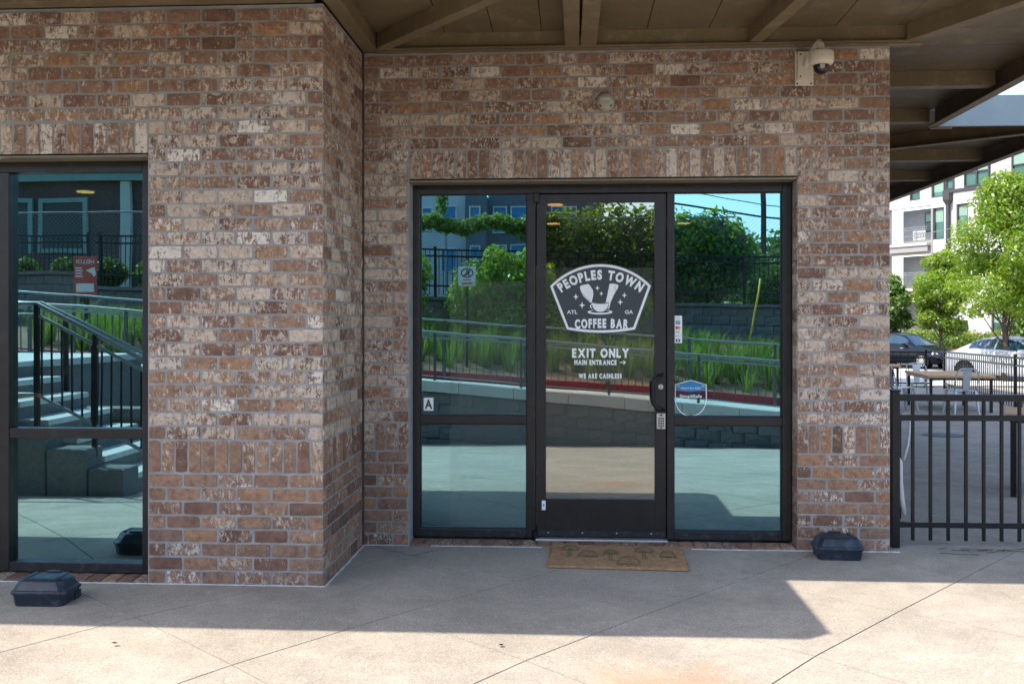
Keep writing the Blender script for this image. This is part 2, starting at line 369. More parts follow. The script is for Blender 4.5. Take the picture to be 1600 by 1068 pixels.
def text_polys(body, size, bold=0.0):
    """returns (verts2d, faces, width) for a string, baseline at 0"""
    cu = bpy.data.curves.new('t', 'FONT'); cu.body = body; cu.size = size; cu.offset = bold; cu.fill_mode = 'BOTH'; cu.resolution_u = 4
    ob = bpy.data.objects.new('t', cu); C.objects.link(ob)
    dg = bpy.context.evaluated_depsgraph_get(); dg.update()
    me = bpy.data.meshes.new_from_object(ob.evaluated_get(dg))
    vs = [(v.co.x, v.co.y) for v in me.vertices]; fs = [tuple(p.vertices) for p in me.polygons]
    bpy.data.objects.remove(ob); bpy.data.curves.remove(cu); bpy.data.meshes.remove(me)
    xs = [a[0] for a in vs] or [0]
    return vs, fs, min(xs), max(xs)
def put_text(mb, body, cx, cz, y, height, width=None, bold=0.0, m=0, face=-1, rot=0.0, thick=.0008):
    """centre text on (cx,cz) in plane y; face -1 looks to -y, +1 to +y"""
    vs, fs, a, b = text_polys(body, 1.0, bold)
    zs = [v[1] for v in vs]; h = max(zs) - min(zs); sx = (width / (b - a)) if width else height / h; sz = height / h
    ox, oz = (a + b) / 2, (max(zs) + min(zs)) / 2
    c, s_ = math.cos(rot), math.sin(rot); out = []
    for x, z in vs:
        X, Z = (x - ox) * sx, (z - oz) * sz; X, Z = X * c - Z * s_, X * s_ + Z * c
        out.append((cx + (X if face < 0 else -X), y, cz + Z))
    mb.add(out, fs, m)
ORD = 'first second third fourth fifth sixth seventh eighth ninth tenth eleventh twelfth thirteenth'.split()

# ------------------------------------------------------------ ground
def gz(x, y):
    """height of the paved ground"""
    if y > 0: z = -.014 * y
    elif y > -2: z = 0.0
    else: z = -.0755 * (-2 - y)
    return max(z, -.62)
plaza = MB()
xs = [-40, -20, -12] + [i for i in range(-10, 12)] + [14, 20, 30]; ys = [-14, -12, -10.2, -8, -6, -4, -3, -2, -1, 0, 3, 6, 9, 12, 15, 18, 21, 24]
for j in range(len(ys)-1):
    for i in range(len(xs)-1):
        q = [(xs[i], ys[j]), (xs[i+1], ys[j]), (xs[i+1], ys[j+1]), (xs[i], ys[j+1])]
        plaza.add([(x, y, gz(x, y) - .07) for x, y in q], [(0, 1, 2, 3)])
plaza_o = plaza.build('plaza', M['joint']); tag(plaza_o, kind='structure')
# scored slabs, each a piece of its own
A = Vector((.645, .764)); B = Vector((.764, -.645)); PIT = .935; OA, OB = .33, -1.82
nslab = 0
def slab(i, j, mtl, name='slab', grow=1):
    global nslab
    pts = []
    g = .0036
    for di, dj in ((0, 0), (1, 0), (1, 1), (0, 1)):
        b_ = OA + (i + di * grow) * PIT + (g if di == 0 else -g); a_ = OB + (j + dj * grow) * PIT + (g if dj == 0 else -g)
        p = A * a_ + B * b_; pts.append(p)
    c = sum(pts, Vector((0, 0))) / 4
    if grow > 1:
        pass
    mb = MB(); top = [(p.x, p.y, gz(p.x, p.y)) for p in pts]; bot = [(p.x, p.y, gz(p.x, p.y) - .06) for p in pts]
    mb.add(top + bot, [(0, 1, 2, 3), (7, 6, 5, 4), (0, 4, 5, 1), (1, 5, 6, 2), (2, 6, 7, 3), (3, 7, 4, 0)])
    o = mb.build(name, mtl, plaza_o); nslab += 1
    return c
rest = MB()
for i in range(-22, 34):
    for j in range(-20, 34):
        b_ = OA + (i + .5) * PIT; a_ = OB + (j + .5) * PIT; p = A * a_ + B * b_
        x, y = p.x, p.y
        front = -5.9 < x < 5.2 and -9.6 < y < 0.3
        side = 2.0 < x < 6.5 and 0.0 <= y < 5.0
        far = (2.0 < x < 12.5 and 0 <= y < 21.8) or (-14 < x < 12 and -10.6 < y < .6)
        inside = x < 1.6 and y > .75 or (x < -1.8 and y > -.35)
        if inside: continue
        if front or side: slab(i, j, M['concrete'])
        elif far:
            pts = []
            for di, dj in ((0, 0), (1, 0), (1, 1), (0, 1)):
                bb = OA + (i + di) * PIT + (.003 if di == 0 else -.003); aa = OB + (j + dj) * PIT + (.003 if dj == 0 else -.003)
                q = A * aa + B * bb; pts.append((q.x, q.y, gz(q.x, q.y)))
            rest.add(pts, [(0, 1, 2, 3)])
o = rest.build('distant_slabs', M['concrete'], plaza_o); tag(o, kind='stuff')

# street level and terrain beyond the patio
st = MB(); st.add([(-60, 21.9, -.52), (90, 21.9, -.52), (90, 200, -.52), (-60, 200, -.52)], [(0, 1, 2, 3)])
tag(st.build('street', M['cap']), kind='structure')
U = Vector((math.sin(R(32)), -math.cos(R(32)))); V = Vector((math.cos(R(32)), math.sin(R(32))))   # along the street; away from the patio
F0 = Vector((22.17, 61.71))
def fpt(s, d, z): q = F0 + U * s + V * d; return (q.x, q.y, z)
rd = MB(); rd.add([fpt(-60, -22, -.505), fpt(70, -22, -.505), fpt(70, -8, -.505), fpt(-60, -8, -.505)], [(0, 1, 2, 3)])
rd_o = rd.build('road', M['asphalt']); tag(rd_o, kind='structure')
for a, b in ((-8.0, -7.85), (-22.15, -22)):
    k = MB(); k.add([fpt(-60, a, -.52), fpt(70, a, -.52), fpt(70, b, -.52), fpt(-60, b, -.52), fpt(-60, a, -.38), fpt(70, a, -.38), fpt(70, b, -.38), fpt(-60, b, -.38)],
          [(0,3,2,1),(4,5,6,7),(0,1,5,4),(1,2,6,5),(2,3,7,6),(3,0,4,7)])
    tag(k.build('kerb', M['cap']), kind='structure')
bank = MB()
for (d0, z0, d1, z1) in ((-7.85, -.385, -4.0, .1), (-4.0, .1, .3, .75)):
    bank.add([fpt(-60, d0, z0), fpt(70, d0, z0), fpt(70, d1, z1), fpt(-60, d1, z1)], [(0, 1, 2, 3)])
tag(bank.build('planting_bank', M['mulch_red']), kind='structure')
# far ground on every side
fg = MB()
fg.add([(-400, -400, -.9), (400, -400, -.9), (400, 400, -.9), (-400, 400, -.9)], [(0, 1, 2, 3)])
tag(fg.build('ground', M['leaf_mid'] if False else simple('grassy_earth', (.09, .11, .05), 1, 0, .3, .5)), kind='structure')

# ------------------------------------------------------------ brick walls
def brick_variant(seed, Lx=.197, Hz=.0702, nx=5, ny=2, dep=.034):
    """front face looks to -y, centred at origin in x/z, front at y=0"""
    r = random.Random(seed); v = []; f = []
    for j in range(ny+1):
        for i in range(nx+1):
            x = -Lx/2 + Lx*i/nx; z = -Hz/2 + Hz*j/ny; edge = i in (0, nx) or j in (0, ny)
            y = r.uniform(.0012, .0035) if edge else r.uniform(-.0018, .0008)
            if edge: x += r.uniform(-.0022, .0022) * (1 if i in (0, nx) else .3); z += r.uniform(-.0022, .0018)
            if i in (0, nx) and j in (0, ny): x *= .985; z *= .95; y += .001
            v.append((x, y, z))
    W_ = nx+1
    for j in range(ny):
        for i in range(nx): f.append((j*W_+i, j*W_+i+1, (j+1)*W_+i+1, (j+1)*W_+i))
    ring = [i for i in range(W_)] + [j*W_+nx for j in range(1, ny+1)] + [ny*W_+i for i in range(nx-1, -1, -1)] + [j*W_ for j in range(ny-1, 0, -1)]
    k = len(v)
    for q in ring: v.append((v[q][0], dep, v[q][2]))
    n = len(ring)
    for a in range(n): f.append((ring[a], k+a, k+(a+1) % n, ring[(a+1) % n]))
    me = bpy.data.meshes.new('brick'); me.from_pydata(v, [], f); me.materials.append(M['brick'])
    me.attributes.new('bid', 'FLOAT', 'FACE')
    me.polygons.foreach_set('use_smooth', [True]*len(me.polygons))
    try: me.set_sharp_from_angle(angle=R(50))
    except Exception: pass
    return me
BV = [brick_variant(100+i) for i in range(10)]
SV = [brick_variant(200+i, .070, .186, 2, 5) for i in range(7)]
PX = .207; JT = .0125
ROWS = [(.08*i, .08) for i in range(8)]                      # below the soldier band
SOL = (.64, .195)
PZ = .0804; ROWS2 = [(.835 + PZ*i, PZ) for i in range(32)]
ZTOP = 3.345
class Wall:
    """collects bricks; the first 300 become parts, the rest one joined part"""
    def __init__(s, parent, limit=300): s.p = parent; s.limit = limit; s.items = []
    def brick(s, c, face, ln, ht, kind='brick'): s.items.append((c, face, ln, ht, kind))
    def row(s, a, b, z, h, face, plane, anchor, odd):
        """running bond from a to b (along x for face y-, along y for face x+), pieces laid from the anchor end"""
        L_ = b - a; cuts = []; pos = 0.0; first = .10 if odd else PX
        cuts.append(min(first, L_)); pos = cuts[0]
        while pos < L_ - .03: q = min(PX, L_-pos); cuts.append(q); pos += q
        p = 0.0
        for q in cuts:
            m0 = p + q/2; cc = (b - m0) if anchor == 'b' else (a + m0)
            s.brick((cc, plane, z + h/2), face, q - JT - .003, h - JT); p += q
    def soldiers(s, a, b, z, h, face, plane):
        n = max(1, round((b-a)/.0795)); pw = (b-a)/n
        for i in range(n): s.brick((a+pw*(i+.5), plane, z+h/2), face, pw-JT, h-JT, 'soldier_brick')
    def finish(s):
        s.items.sort(key=lambda q: (-q[2]*q[3] > -.0085, q[0][2] > 2.6, rnd.random()))
        solo = s.items[:]
        cnt = {'brick': 0, 'soldier_brick': 0}; rest_ = MB(); ids = []
        for (c, face, ln, ht, kind) in solo:
            src = rnd.choice(BV if kind == 'brick' else SV)
            lx, hz = (.197, .0702) if kind == 'brick' else (.070, .186)
            if face == 'y':
                loc = (c[0], c[1] + rnd.uniform(-.0025, .0015), c[2]); rot = (rnd.gauss(0, .006), rnd.gauss(0, .0045), rnd.gauss(0, .006))
            elif face == 'x':
                loc = (c[1] + rnd.uniform(-.0015, .0025), c[0], c[2]); rot = (0, rnd.gauss(0, .004), math.pi/2)
            else:   # face -x
                loc = (c[1], c[0], c[2]); rot = (0, 0, -math.pi/2)
            sc_ = (ln/lx, 1, ht/hz)
            if rnd.random() < .5: sc_ = (-sc_[0], 1, sc_[2])
            if cnt[kind] < s.limit:
                inst(src, kind, loc, s.p, rot, sc_); cnt[kind] += 1
            else:
                from mathutils import Euler
                mt = Matrix.Translation(loc) @ Euler(rot).to_matrix().to_4x4() @ Matrix.Diagonal((*sc_, 1))
                rest_.add([mt @ v.co for v in src.vertices], [tuple(p.vertices) for p in src.polygons]); ids += [rnd.random()]*len(src.polygons)
        if rest_.v:
            o = rest_.build('brick_rows', M['brick'], s.p); at = o.data.attributes.new('bid', 'FLOAT', 'FACE'); at.data.foreach_set('value', ids); tag(o, kind='stuff')
            o.data.polygons.foreach_set('use_smooth', [True]*len(o.data.polygons))
            try: o.data.set_sharp_from_angle(angle=R(50))
            except Exception: pass
# recessed wall, back plane y=0
YB, YF = 0.0, -1.07
XL, XO1, XO2, XR = -1.42, -1.10, 1.493, 2.105
ZO = 2.475
wall_b = thing('brick_wall', 'recessed whitewashed brick wall around the glass entrance and its right pier', 'wall', (.35, 0, 0))
W_ = Wall(wall_b)
for i, (z, h) in enumerate(ROWS):
    W_.row(XL, XO1, z, h, 'y', YB, 'a', i % 2 == 1); W_.row(XO2, XR, z, h, 'y', YB, 'b', i % 2 == 0)
W_.soldiers(XL, XO1, SOL[0], SOL[1], 'y', YB); W_.soldiers(XO2, XR, SOL[0], SOL[1], 'y', YB)
for i, (z, h) in enumerate(ROWS2):
    if z > ZTOP - .03: break
    hh = min(h, ZTOP - z)
    if z < 2.66: W_.row(XL, XO1, z, hh, 'y', YB, 'a', i % 2 == 1); W_.row(XO2, XR, z, hh, 'y', YB, 'b', i % 2 == 1)
    else: W_.row(XL, XR, z, hh, 'y', YB, 'b', i % 2 == 1)
W_.soldiers(XO1, XO2, ZO + .005, .204, 'y', YB)
for k in range(29):                                            # jamb bricks at the right of the opening
    z = .08*k
    if z < 2.38: W_.brick((.078, XO2, z + .04), '-x', .14, .07)
W_.finish()
mb = MB(); q = .006
mb.box((XL, YB+q, -.3), (XO1, .20, ZTOP)); mb.box((XO2+q, YB+q, -.3), (XR-q, .30, ZTOP)); mb.box((XO1, YB+q, ZO+.012), (XO2+q, .20, ZTOP))
mb.build('mortar', M['mortar'], wall_b)
# brick sill under the entrance
for k in range(27):
    x = XO1 + .048 + k*.096
    if x < XO2: inst(SV[k % 7], 'sill_brick', (x, .075, .016), wall_b, (-math.pi/2 + .06, 0, 0), (1.22, 1, .80))
mb = MB(); mb.box((XO1, .012, -.2), (XO2, .25, .004)); mb.build('sill_mortar', M['mortar'], wall_b)
# return wall, faces +x at x = XL
wall_r = thing('brick_wall', 'narrow brick return wall in the corner left of the entrance', 'wall', (XL, -.53, 0))
W_ = Wall(wall_r)
def rr(z, h, odd): W_.row(YF, YB, z, h, 'x', XL, 'a', odd)
for i, (z, h) in enumerate(ROWS): rr(z, h, i % 2 == 0)
W_.soldiers(YF, YB, SOL[0], SOL[1], 'x', XL)
for i, (z, h) in enumerate(ROWS2):
    if z > ZTOP - .03: break
    rr(z, min(h, ZTOP - z), i % 2 == 0)
W_.finish()
mb = MB(); mb.box((XL-.18, YF+.281, -.3), (XL-q, YB+q-.001, ZTOP)); mb.build('mortar', M['mortar'], wall_r)
# projecting bay, faces -y at y = YF
XW = -2.455; XW0 = -5.42; ZW = 2.49
wall_f = thing('brick_wall', 'projecting whitewashed brick bay at the left with a large window', 'wall', (-2, YF, 0))
W_ = Wall(wall_f)
for i, (z, h) in enumerate(ROWS): W_.row(XW, XL, z, h, 'y', YF, 'b', i % 2 == 0)
W_.soldiers(XW, XL, SOL[0], SOL[1], 'y', YF)
for i, (z, h) in enumerate(ROWS2):
    if z > ZTOP - .03: break
    hh = min(h, ZTOP - z)
    W_.row(XW if z < 2.66 else -3.75, XL, z, hh, 'y', YF, 'b', i % 2 == 0)
W_.soldiers(-3.75, XW, ZW, .19, 'y', YF)
for k in range(29):
    pass
W_.finish()
mb = MB(); mb.box((XW, YF+q, -.3), (XL-q, YF+.28, ZTOP)); mb.box((-9, YF+q, ZW+.008), (XW, YF+.28, ZTOP)); mb.box((-9, YF+.004, -.3), (XW0, YF+.28, ZW+.008))
mb.build('mortar', M['mortar'], wall_f)
mb = MB(); mb.box((-9, YF-.002, -.3), (XW0, YF+.003, ZTOP)); mb.box((XW0, YF-.002, ZW+.2), (-3.76, YF+.003, ZTOP)); mb.box((XW0, YF-.002, ZW), (-3.76, YF+.003, ZW+.19))
tag(mb.build('brick_facing', M['brick'], wall_f), kind='stuff')
for k in range(31):
    x = XW - .048 - k*.096
    if x > XW0: inst(SV[k % 7], 'sill_brick', (x, YF+.075, .016), wall_f, (-math.pi/2 + .05, 0, 0), (1.22, 1, .80))
mb = MB(); mb.box((XW0, YF+.012, -.2), (XW, YF+.25, .004)); mb.build('sill_mortar', M['mortar'], wall_f)
# steel lintels
mb = MB(); mb.box((XO1+.002, -.004, ZO-.012), (XO2-.002, .19, ZO+.002)); mb.build('lintel', M['lintel'], wall_b, bevel=.002)
mb = MB(); mb.box((XW0, YF-.004, ZW-.014), (XW-.002, YF+.19, ZW-.002)); mb.build('lintel', M['lintel'], wall_f, bevel=.002)
mb = MB(); mb.beam((XL+.006, YB-.006, 0), (XL+.006, YB-.006, ZTOP), .012, .012); mb.build('corner_seal', M['joint'], wall_r)
# white sealant line
def strip(pts, wd, name, seed):
    r = random.Random(seed); mb = MB()
    for (a, b) in zip(pts[:-1], pts[1:]):
        a, b = Vector(a), Vector(b); n = max(1, int((b-a).length/.03)); d = (b-a).normalized(); nn = Vector((-d.y, d.x)); pv = None
        for i in range(n+1):
            c = a.lerp(b, i/n); w1 = wd*r.uniform(.5, 1.3); o1 = r.uniform(-.002, .002)
            e = [(c + nn*(o1-w1/2)), (c + nn*(o1+w1/2))]; cur = [(e[0].x, e[0].y, .0012), (e[0].x, e[0].y, .005), (e[1].x, e[1].y, .005), (e[1].x, e[1].y, .0012)]
            if pv: mb.add(pv+cur, [(0,1,5,4),(1,2,6,5),(2,3,7,6)])
            pv = cur
    return mb.build(name, M['sealant'])
o = strip([(-5.4, YF-.006), (XL+.012, YF-.008), (XL+.014, YB-.012), (XO1, -.014)], .012, 'sealant_bead', 3); tag(o, 'uneven white sealant bead along the foot of the left brick bay', 'sealant')
o = strip([(-.95, -.012), (-.2, -.012)], .010, 'sealant_bead', 4); tag(o, 'thin white sealant bead under the brick sill left of the doormat', 'sealant')
o = strip([(.80, -.014), (1.50, -.014)], .014, 'sealant_bead', 5); tag(o, 'white sealant bead under the sill right of the doormat', 'sealant')
o = strip([(1.50, -.012), (2.16, -.014)], .026, 'sealant_bead', 6); tag(o, 'thick white sealant smear at the foot of the right brick pier', 'sealant')

# ------------------------------------------------------------ storefront entrance
ent = thing('glass_entrance', 'dark bronze storefront entrance framing a door between two side panes', 'entrance', (.2, .15, 0))
YE = .15; ZB, ZT = .03, ZO - .012
def frame_box(name, x0, z0, x1, z1, y0=YE, y1=YE+.10, parent=ent, m='bronze', bev=.003):
    return MB().box((x0, y0, z0), (x1, y1, z1)).build(name, M[m], parent, bevel=bev)
X = dict(a=-1.10, b=-1.052, c=-.308, d=-.248, e=.698-.045, f=.700, g=1.432, h=1.492)
frame_box('jamb', X['a'], ZB, X['b'], ZT); frame_box('jamb', X['g'], ZB, X['h'], ZT)
frame_box('mullion', X['c'], ZB, X['d'], ZT-.062); frame_box('mullion', X['e'], ZB, X['f'], ZT-.062)
frame_box('head_rail', X['b']+.001, ZT-.06, X['g']-.001, ZT)
for nm, x0, x1 in (('left', X['b'], X['c']), ('right', X['f'], X['g'])):
    frame_box('transom', x0+.001, .812, x1-.001, .868, YE+.004)
    frame_box('bottom_rail', x0+.001, ZB, x1-.001, .085, YE+.002, m='bronze_dirty')
    for z0, z1 in ((.085, .812), (.868, ZT-.06)):
        MB().box((x0-.004, YE+.045, z0-.004), (x1+.004, YE+.051, z1+.004)).build('glass_pane', M['glass'], ent)
        g_ = MB(); t_ = .007
        g_.box((x0, YE+.030, z0), (x0+t_, YE+.044, z1)); g_.box((x1-t_, YE+.030, z0), (x1, YE+.044, z1))
        g_.box((x0+t_, YE+.030, z0), (x1-t_, YE+.044, z0+t_)); g_.box((x0+t_, YE+.030, z1-t_), (x1-t_, YE+.044, z1))
        g_.build('glazing_bead', M['bronze_dirty'], ent)
sheet(-.846, .09, X['c']-.001, .811, YE+.0430).build('privacy_film', M['film'], ent); sheet(-.846, .869, X['c']-.001, 1.80, YE+.0430).build('privacy_film', M['film'], ent)
# door leaf
DX0, DX1, DZ0, DZ1 = -.240, .645, .042, ZT-.068
GX0, GX1, GZ0, GZ1 = -.176, .570, .300, 2.338
door = MB()
YD = YE+.008
door.box((DX0, YD, DZ0), (GX0, YD+.045, DZ1)); door.box((GX1, YD, DZ0), (DX1, YD+.045, DZ1))
door.box((GX0, YD, GZ1), (GX1, YD+.045, DZ1)); door.box((GX0, YD+.001, DZ0), (GX1, YD+.045, GZ0))
door_o = door.build('door', M['bronze'], ent, bevel=.002)
# parts of the door
MB().box((GX0-.003, YD+.020, GZ0-.003), (GX1+.003, YD+.026, GZ1+.003)).build('door_glass', M['door_glass'], door_o, loc=(0, 0, 0))
def door_part(mb, name, m, **k):
    o = mb.build(name, m, None, **k); o.parent = door_o; o.location = -wloc(door_o); return o
for ch in list(door_o.children): ch.location = -wloc(door_o)
door_part(sheet(GX0+.001, 1.105, GX1-.001, 1.889, YD+.0188), 'privacy_film', M['film'])
door_part(sheet(GX0+.001, GZ0+.002, GX1-.001, 1.035, YD+.0188), 'privacy_film', M['film'])
door_part(MB().box((GX0+.001, YD+.028, 1.035), (GX1-.001, YD+.060, 1.105)), 'push_bar', M['bronze'], bevel=.004)
k_ = MB().box((DX0+.01, YD-.006, DZ0+.004), (DX1-.002, YD, DZ0+.040))
kp = door_part(k_, 'door_sweep', M['bronze_dirty'], bevel=.0015)
for i in range(4):
    o = MB().lathe([(.005, 0), (.005, -.003), (.003, -.004)], (-.16+.235*i, YD-.0065, DZ0+.026), 'y', 10).build('screw', M['silver'], None); o.parent = kp
    o.location = -wloc(kp)
# pull handle: bent tube
hp = [(.620, YD, 1.155), (.605, YD-.035, 1.150), (.575, YD-.052, 1.135), (.556, YD-.055, 1.105), (.552, YD-.055, 1.04), (.553, YD-.055, .985), (.563, YD-.054, .950), (.585, YD-.050, .928), (.612, YD-.036, .918), (.630, YD, .915)]
door_part(MB().tube(hp, .0115, 10), 'pull_handle', M['black_metal'], smooth=True)
lk = MB().lathe([(.019, 0), (.019, -.006), (.016, -.009), (.008, -.009)], (.610, YD, 1.073), 'y', 22)
door_part(lk, 'lock_cylinder', M['silver'], auto=35)
door_part(MB().box((.608, YD-.0105, 1.062), (.612, YD-.0085, 1.078)), 'keyhole', M['black'])
kpd = door_part(MB().box((.581, YD-.022, .785), (.640, YD, .893)), 'keypad', M['silver'], bevel=.004)
for r_ in range(4):
    for c_ in range(3):
        o = MB().box((.592+.0145*c_, YD-.0255, .858-.0165*r_ - .005), (.5995+.0145*c_+.002, YD-.0215, .858-.0165*r_ + .005)).build('keypad_button', M['black'], None); o.parent = kpd; o.location = -wloc(kpd)
o = MB().box((.6065, YD-.0255, .791), (.6160, YD-.0215, .800)).build('keypad_button', M['black'], None); o.parent = kpd; o.location = -wloc(kpd)
o = MB().box((.602, YD-.0245, .876), (.620, YD-.0215, .886)).build('keypad_window', M['black'], None); o.parent = kpd; o.location = -wloc(kpd)
door_part(MB().box((-.204, YD-.002, .222), (-.178, YD, .287)), 'small_white_label', M['white'])
door_part(MB().box((-.196, YD-.003, .248), (-.186, YD-.002, .262)), 'label_print', M['blue_print'])
# pivots
MB().box((-.262, YE-.030, 2.335), (-.222, YE, 2.405)).build('top_pivot', M['black_metal'], ent, bevel=.006)
MB().lathe([(.016, .02), (.018, .03), (.018, .085), (.012, .09)], (-.252, YE-.022, 0), 'z', 14).build('bottom_pivot', M['black_metal'], ent, auto=40)
MB().box((DX0-.005, YE-.055, .018), (DX1+.008, YE+.06, .034)).build('threshold', M['silver'], ent, bevel=.004)
# sheet set between the frame and the brick so that no daylight leaks
MB().box((XO1, YE+.101, .0), (XO2, YE+.16, ZB+.001)).build('sill_backing', M['dark_room'], ent)

# badge of the coffee bar on the door glass (flat vinyl)
YG = YD + .0180
def arc(cx, cz, r, a0, a1, n): return [(cx + r*math.cos(R(a0+(a1-a0)*i/n)), cz + r*math.sin(R(a0+(a1-a0)*i/n))) for i in range(n+1)]
def badge_shape(inset):
    # top arc, straight slanting sides, shallow bottom arc
    cx = .200; L1 = (cx-.347, 1.763); R1 = (cx+.345, 1.765); top = 1.913; bl = (cx-.232, 1.466); br = (cx+.236, 1.466); bot = 1.443
    def arc3(p, q, zt, n):
        mx, w2 = (p[0]+q[0])/2, (q[0]-p[0])/2; s = zt-(p[1]+q[1])/2; r = (w2*w2+s*s)/(2*abs(s)); c = zt - math.copysign(r, s); out = []
        a0 = math.atan2(p[1]-c, p[0]-mx); a1 = math.atan2(q[1]-c, q[0]-mx)
        if s < 0 and a0 > a1: pass
        if a1 - a0 > math.pi: a1 -= 2*math.pi
        if a0 - a1 > math.pi: a1 += 2*math.pi
        return [(mx+r*math.cos(a0+(a1-a0)*i/n), c+r*math.sin(a0+(a1-a0)*i/n)) for i in range(n+1)]
    p = arc3(L1, R1, top, 24) + arc3(br, bl, bot, 12)
    if inset:
        out = []; n = len(p)
        for i in range(n):
            a, b, c = Vector(p[i-1]), Vector(p[i]), Vector(p[(i+1) % n]); e1 = (b-a).normalized(); e2 = (c-b).normalized()
            n1 = Vector((e1.y, -e1.x)); n2 = Vector((e2.y, -e2.x)); k = (n1+n2); k = k/max(.3, (1+n1.dot(n2)))
            out.append(tuple(b + k*inset))
        p = out
    return p
badge = MB()
badge.plate(badge_shape(-.008), YG-.0004, YG, 1); badge.plate(badge_shape(0), YG-.0008, YG-.0005, 0); badge.plate(badge_shape(.0165), YG-.0012, YG-.0009, 1)
def arc_text(mb, body, cx, cz, r, span, h, bold, up=True, m=0, y=0, lift=None, wf=1.0):
    gl = []
    for ch in body:
        if ch == ' ': gl.append((None, .42)); continue
        vs, fs, a, b = text_polys(ch, 1.0, bold); gl.append(((vs, fs, a, b), (b-a)*wf + .13))
    tot = sum(g[1] for g in gl); ang = span/2; 
    for g, wd in gl:
        half = wd/tot*span/2; an = ang - half; ang -= 2*half
        if g is None: continue
        vs, fs, a, b = g; sz = h/.70; wsc = span*r/tot*1.0
        th = R(90) + (an if up else an)
        rot = th - R(90); c, s_ = math.cos(rot), math.sin(rot); out = []
        for x, z in vs:
            X_ = (x-(a+b)/2)*wsc*wf; Z_ = (z-.35)*sz
            out.append((cx + r*math.cos(th) + X_*c - Z_*s_, y, cz + r*math.sin(th) + X_*s_ + Z_*c))
        mb.add(out, fs, m)
arc_text(badge, 'PEOPLES TOWN', .200, 1.36, .482, 1.30, .060, .055, wf=.9, m=0, y=YG-.0014)
arc_text(badge, 'COFFEE BAR', .207, -1.0, 2.508, 0.150, .058, .055, wf=.9, m=0, y=YG-.0014)
put_text(badge, 'ATL', .005, 1.585, YG-.0014, .026, .072, .02); put_text(badge, 'GA', .395, 1.585, YG-.0014, .026, .056, .02)
def star(mb, cx, cz, s, m=0):
    p = []
    for i in range(16):
        a = 2*math.pi*i/16; r_ = (1.0 if i % 4 == 0 else (.42 if i % 2 else .30)) * s
        if i % 4 == 0 and i % 8 == 0: r_ *= .8
        p.append((cx+r_*math.cos(a), cz+r_*math.sin(a)))
    mb.plate(p, YG-.0015, YG-.00125, m)
for sx, sz, s in ((.030, 1.690, .024), (.073, 1.632, .026), (.178, 1.750, .020), (.205, 1.712, .018), (.335, 1.653, .024), (.363, 1.700, .022)): star(badge, sx, sz, s)
gl1 = [(.060,1.765),(.080,1.772),(.118,1.779),(.132,1.760),(.148,1.735),(.150,1.705),(.146,1.680),(.140,1.660),(.144,1.640),(.128,1.650),(.105,1.672),(.082,1.695),(.066,1.725),(.059,1.748)]
gl2 = [(.262,1.780),(.290,1.780),(.322,1.772),(.320,1.752),(.290,1.700),(.270,1.655),(.258,1.608),(.236,1.612),(.235,1.650),(.246,1.700),(.256,1.750)]
badge.plate(gl1, YG-.0015, YG-.00125, 0); badge.plate(gl2, YG-.0015, YG-.00125, 0)
badge.plate(arc(.196, 1.582, .088, 0, 350, 28) and [(.196+.086*math.cos(a*.2244), 1.585+.017*math.sin(a*.2244)) for a in range(28)], YG-.0015, YG-.00125, 0)
badge.plate([(.196+.066*math.cos(a*.2244), 1.589+.010*math.sin(a*.2244)) for a in range(28)], YG-.0018, YG-.0016, 1)
cup = [(.140,1.648),(.256,1.648)] + [(.198+.055*math.cos(a), 1.648-.062*math.sin(a)**.8) for a in [i*math.pi/12 for i in range(1, 12)]]
badge.plate([(x, z) for x, z in [(.136,1.652),(.258,1.652)]] + [(.197+.061*math.cos(a), 1.650-.068*math.sin(a)**.75) for a in [i*math.pi/12 for i in range(1, 12)]], YG-.0021, YG-.0019, 1)
badge.plate(cup, YG-.0024, YG-.0022, 0)
badge.plate([(.198+.050*math.cos(a*.2244), 1.6445+.0035*math.sin(a*.2244)) for a in range(28)], YG-.0027, YG-.0025, 1)
hd = [(.145+.018*math.cos(a), 1.625+.016*math.sin(a)) for a in [R(100+i*16) for i in range(11)]]
badge.add([(p[0], YG-.0026, p[1]) for p in hd] + [((p[0]-.145)*.6+.145, YG-.0026, (p[1]-1.625)*.6+1.625) for p in hd], [(i, i+1, 12+i, 11+i) for i in range(10)], 0)
for k in range(7):      # hatch strokes on the glassware
    badge.plate([(.072+.008*k, 1.722-.009*k), (.084+.008*k, 1.700-.009*k), (.0855+.008*k, 1.701-.009*k)], YG-.0018, YG-.0016, 1)
    if k < 5: badge.plate([(.290+.004*k, 1.742-.014*(k % 4)), (.300+.003*k, 1.770-.012*k), (.302+.003*k, 1.769-.012*k)], YG-.0018, YG-.0016, 1)
badge_o = door_part(badge, 'coffee_bar_badge', [M['white'], M['charcoal']]); badge_o['label'] = 'charcoal and white badge reading PEOPLES TOWN COFFEE BAR'
tx = MB()
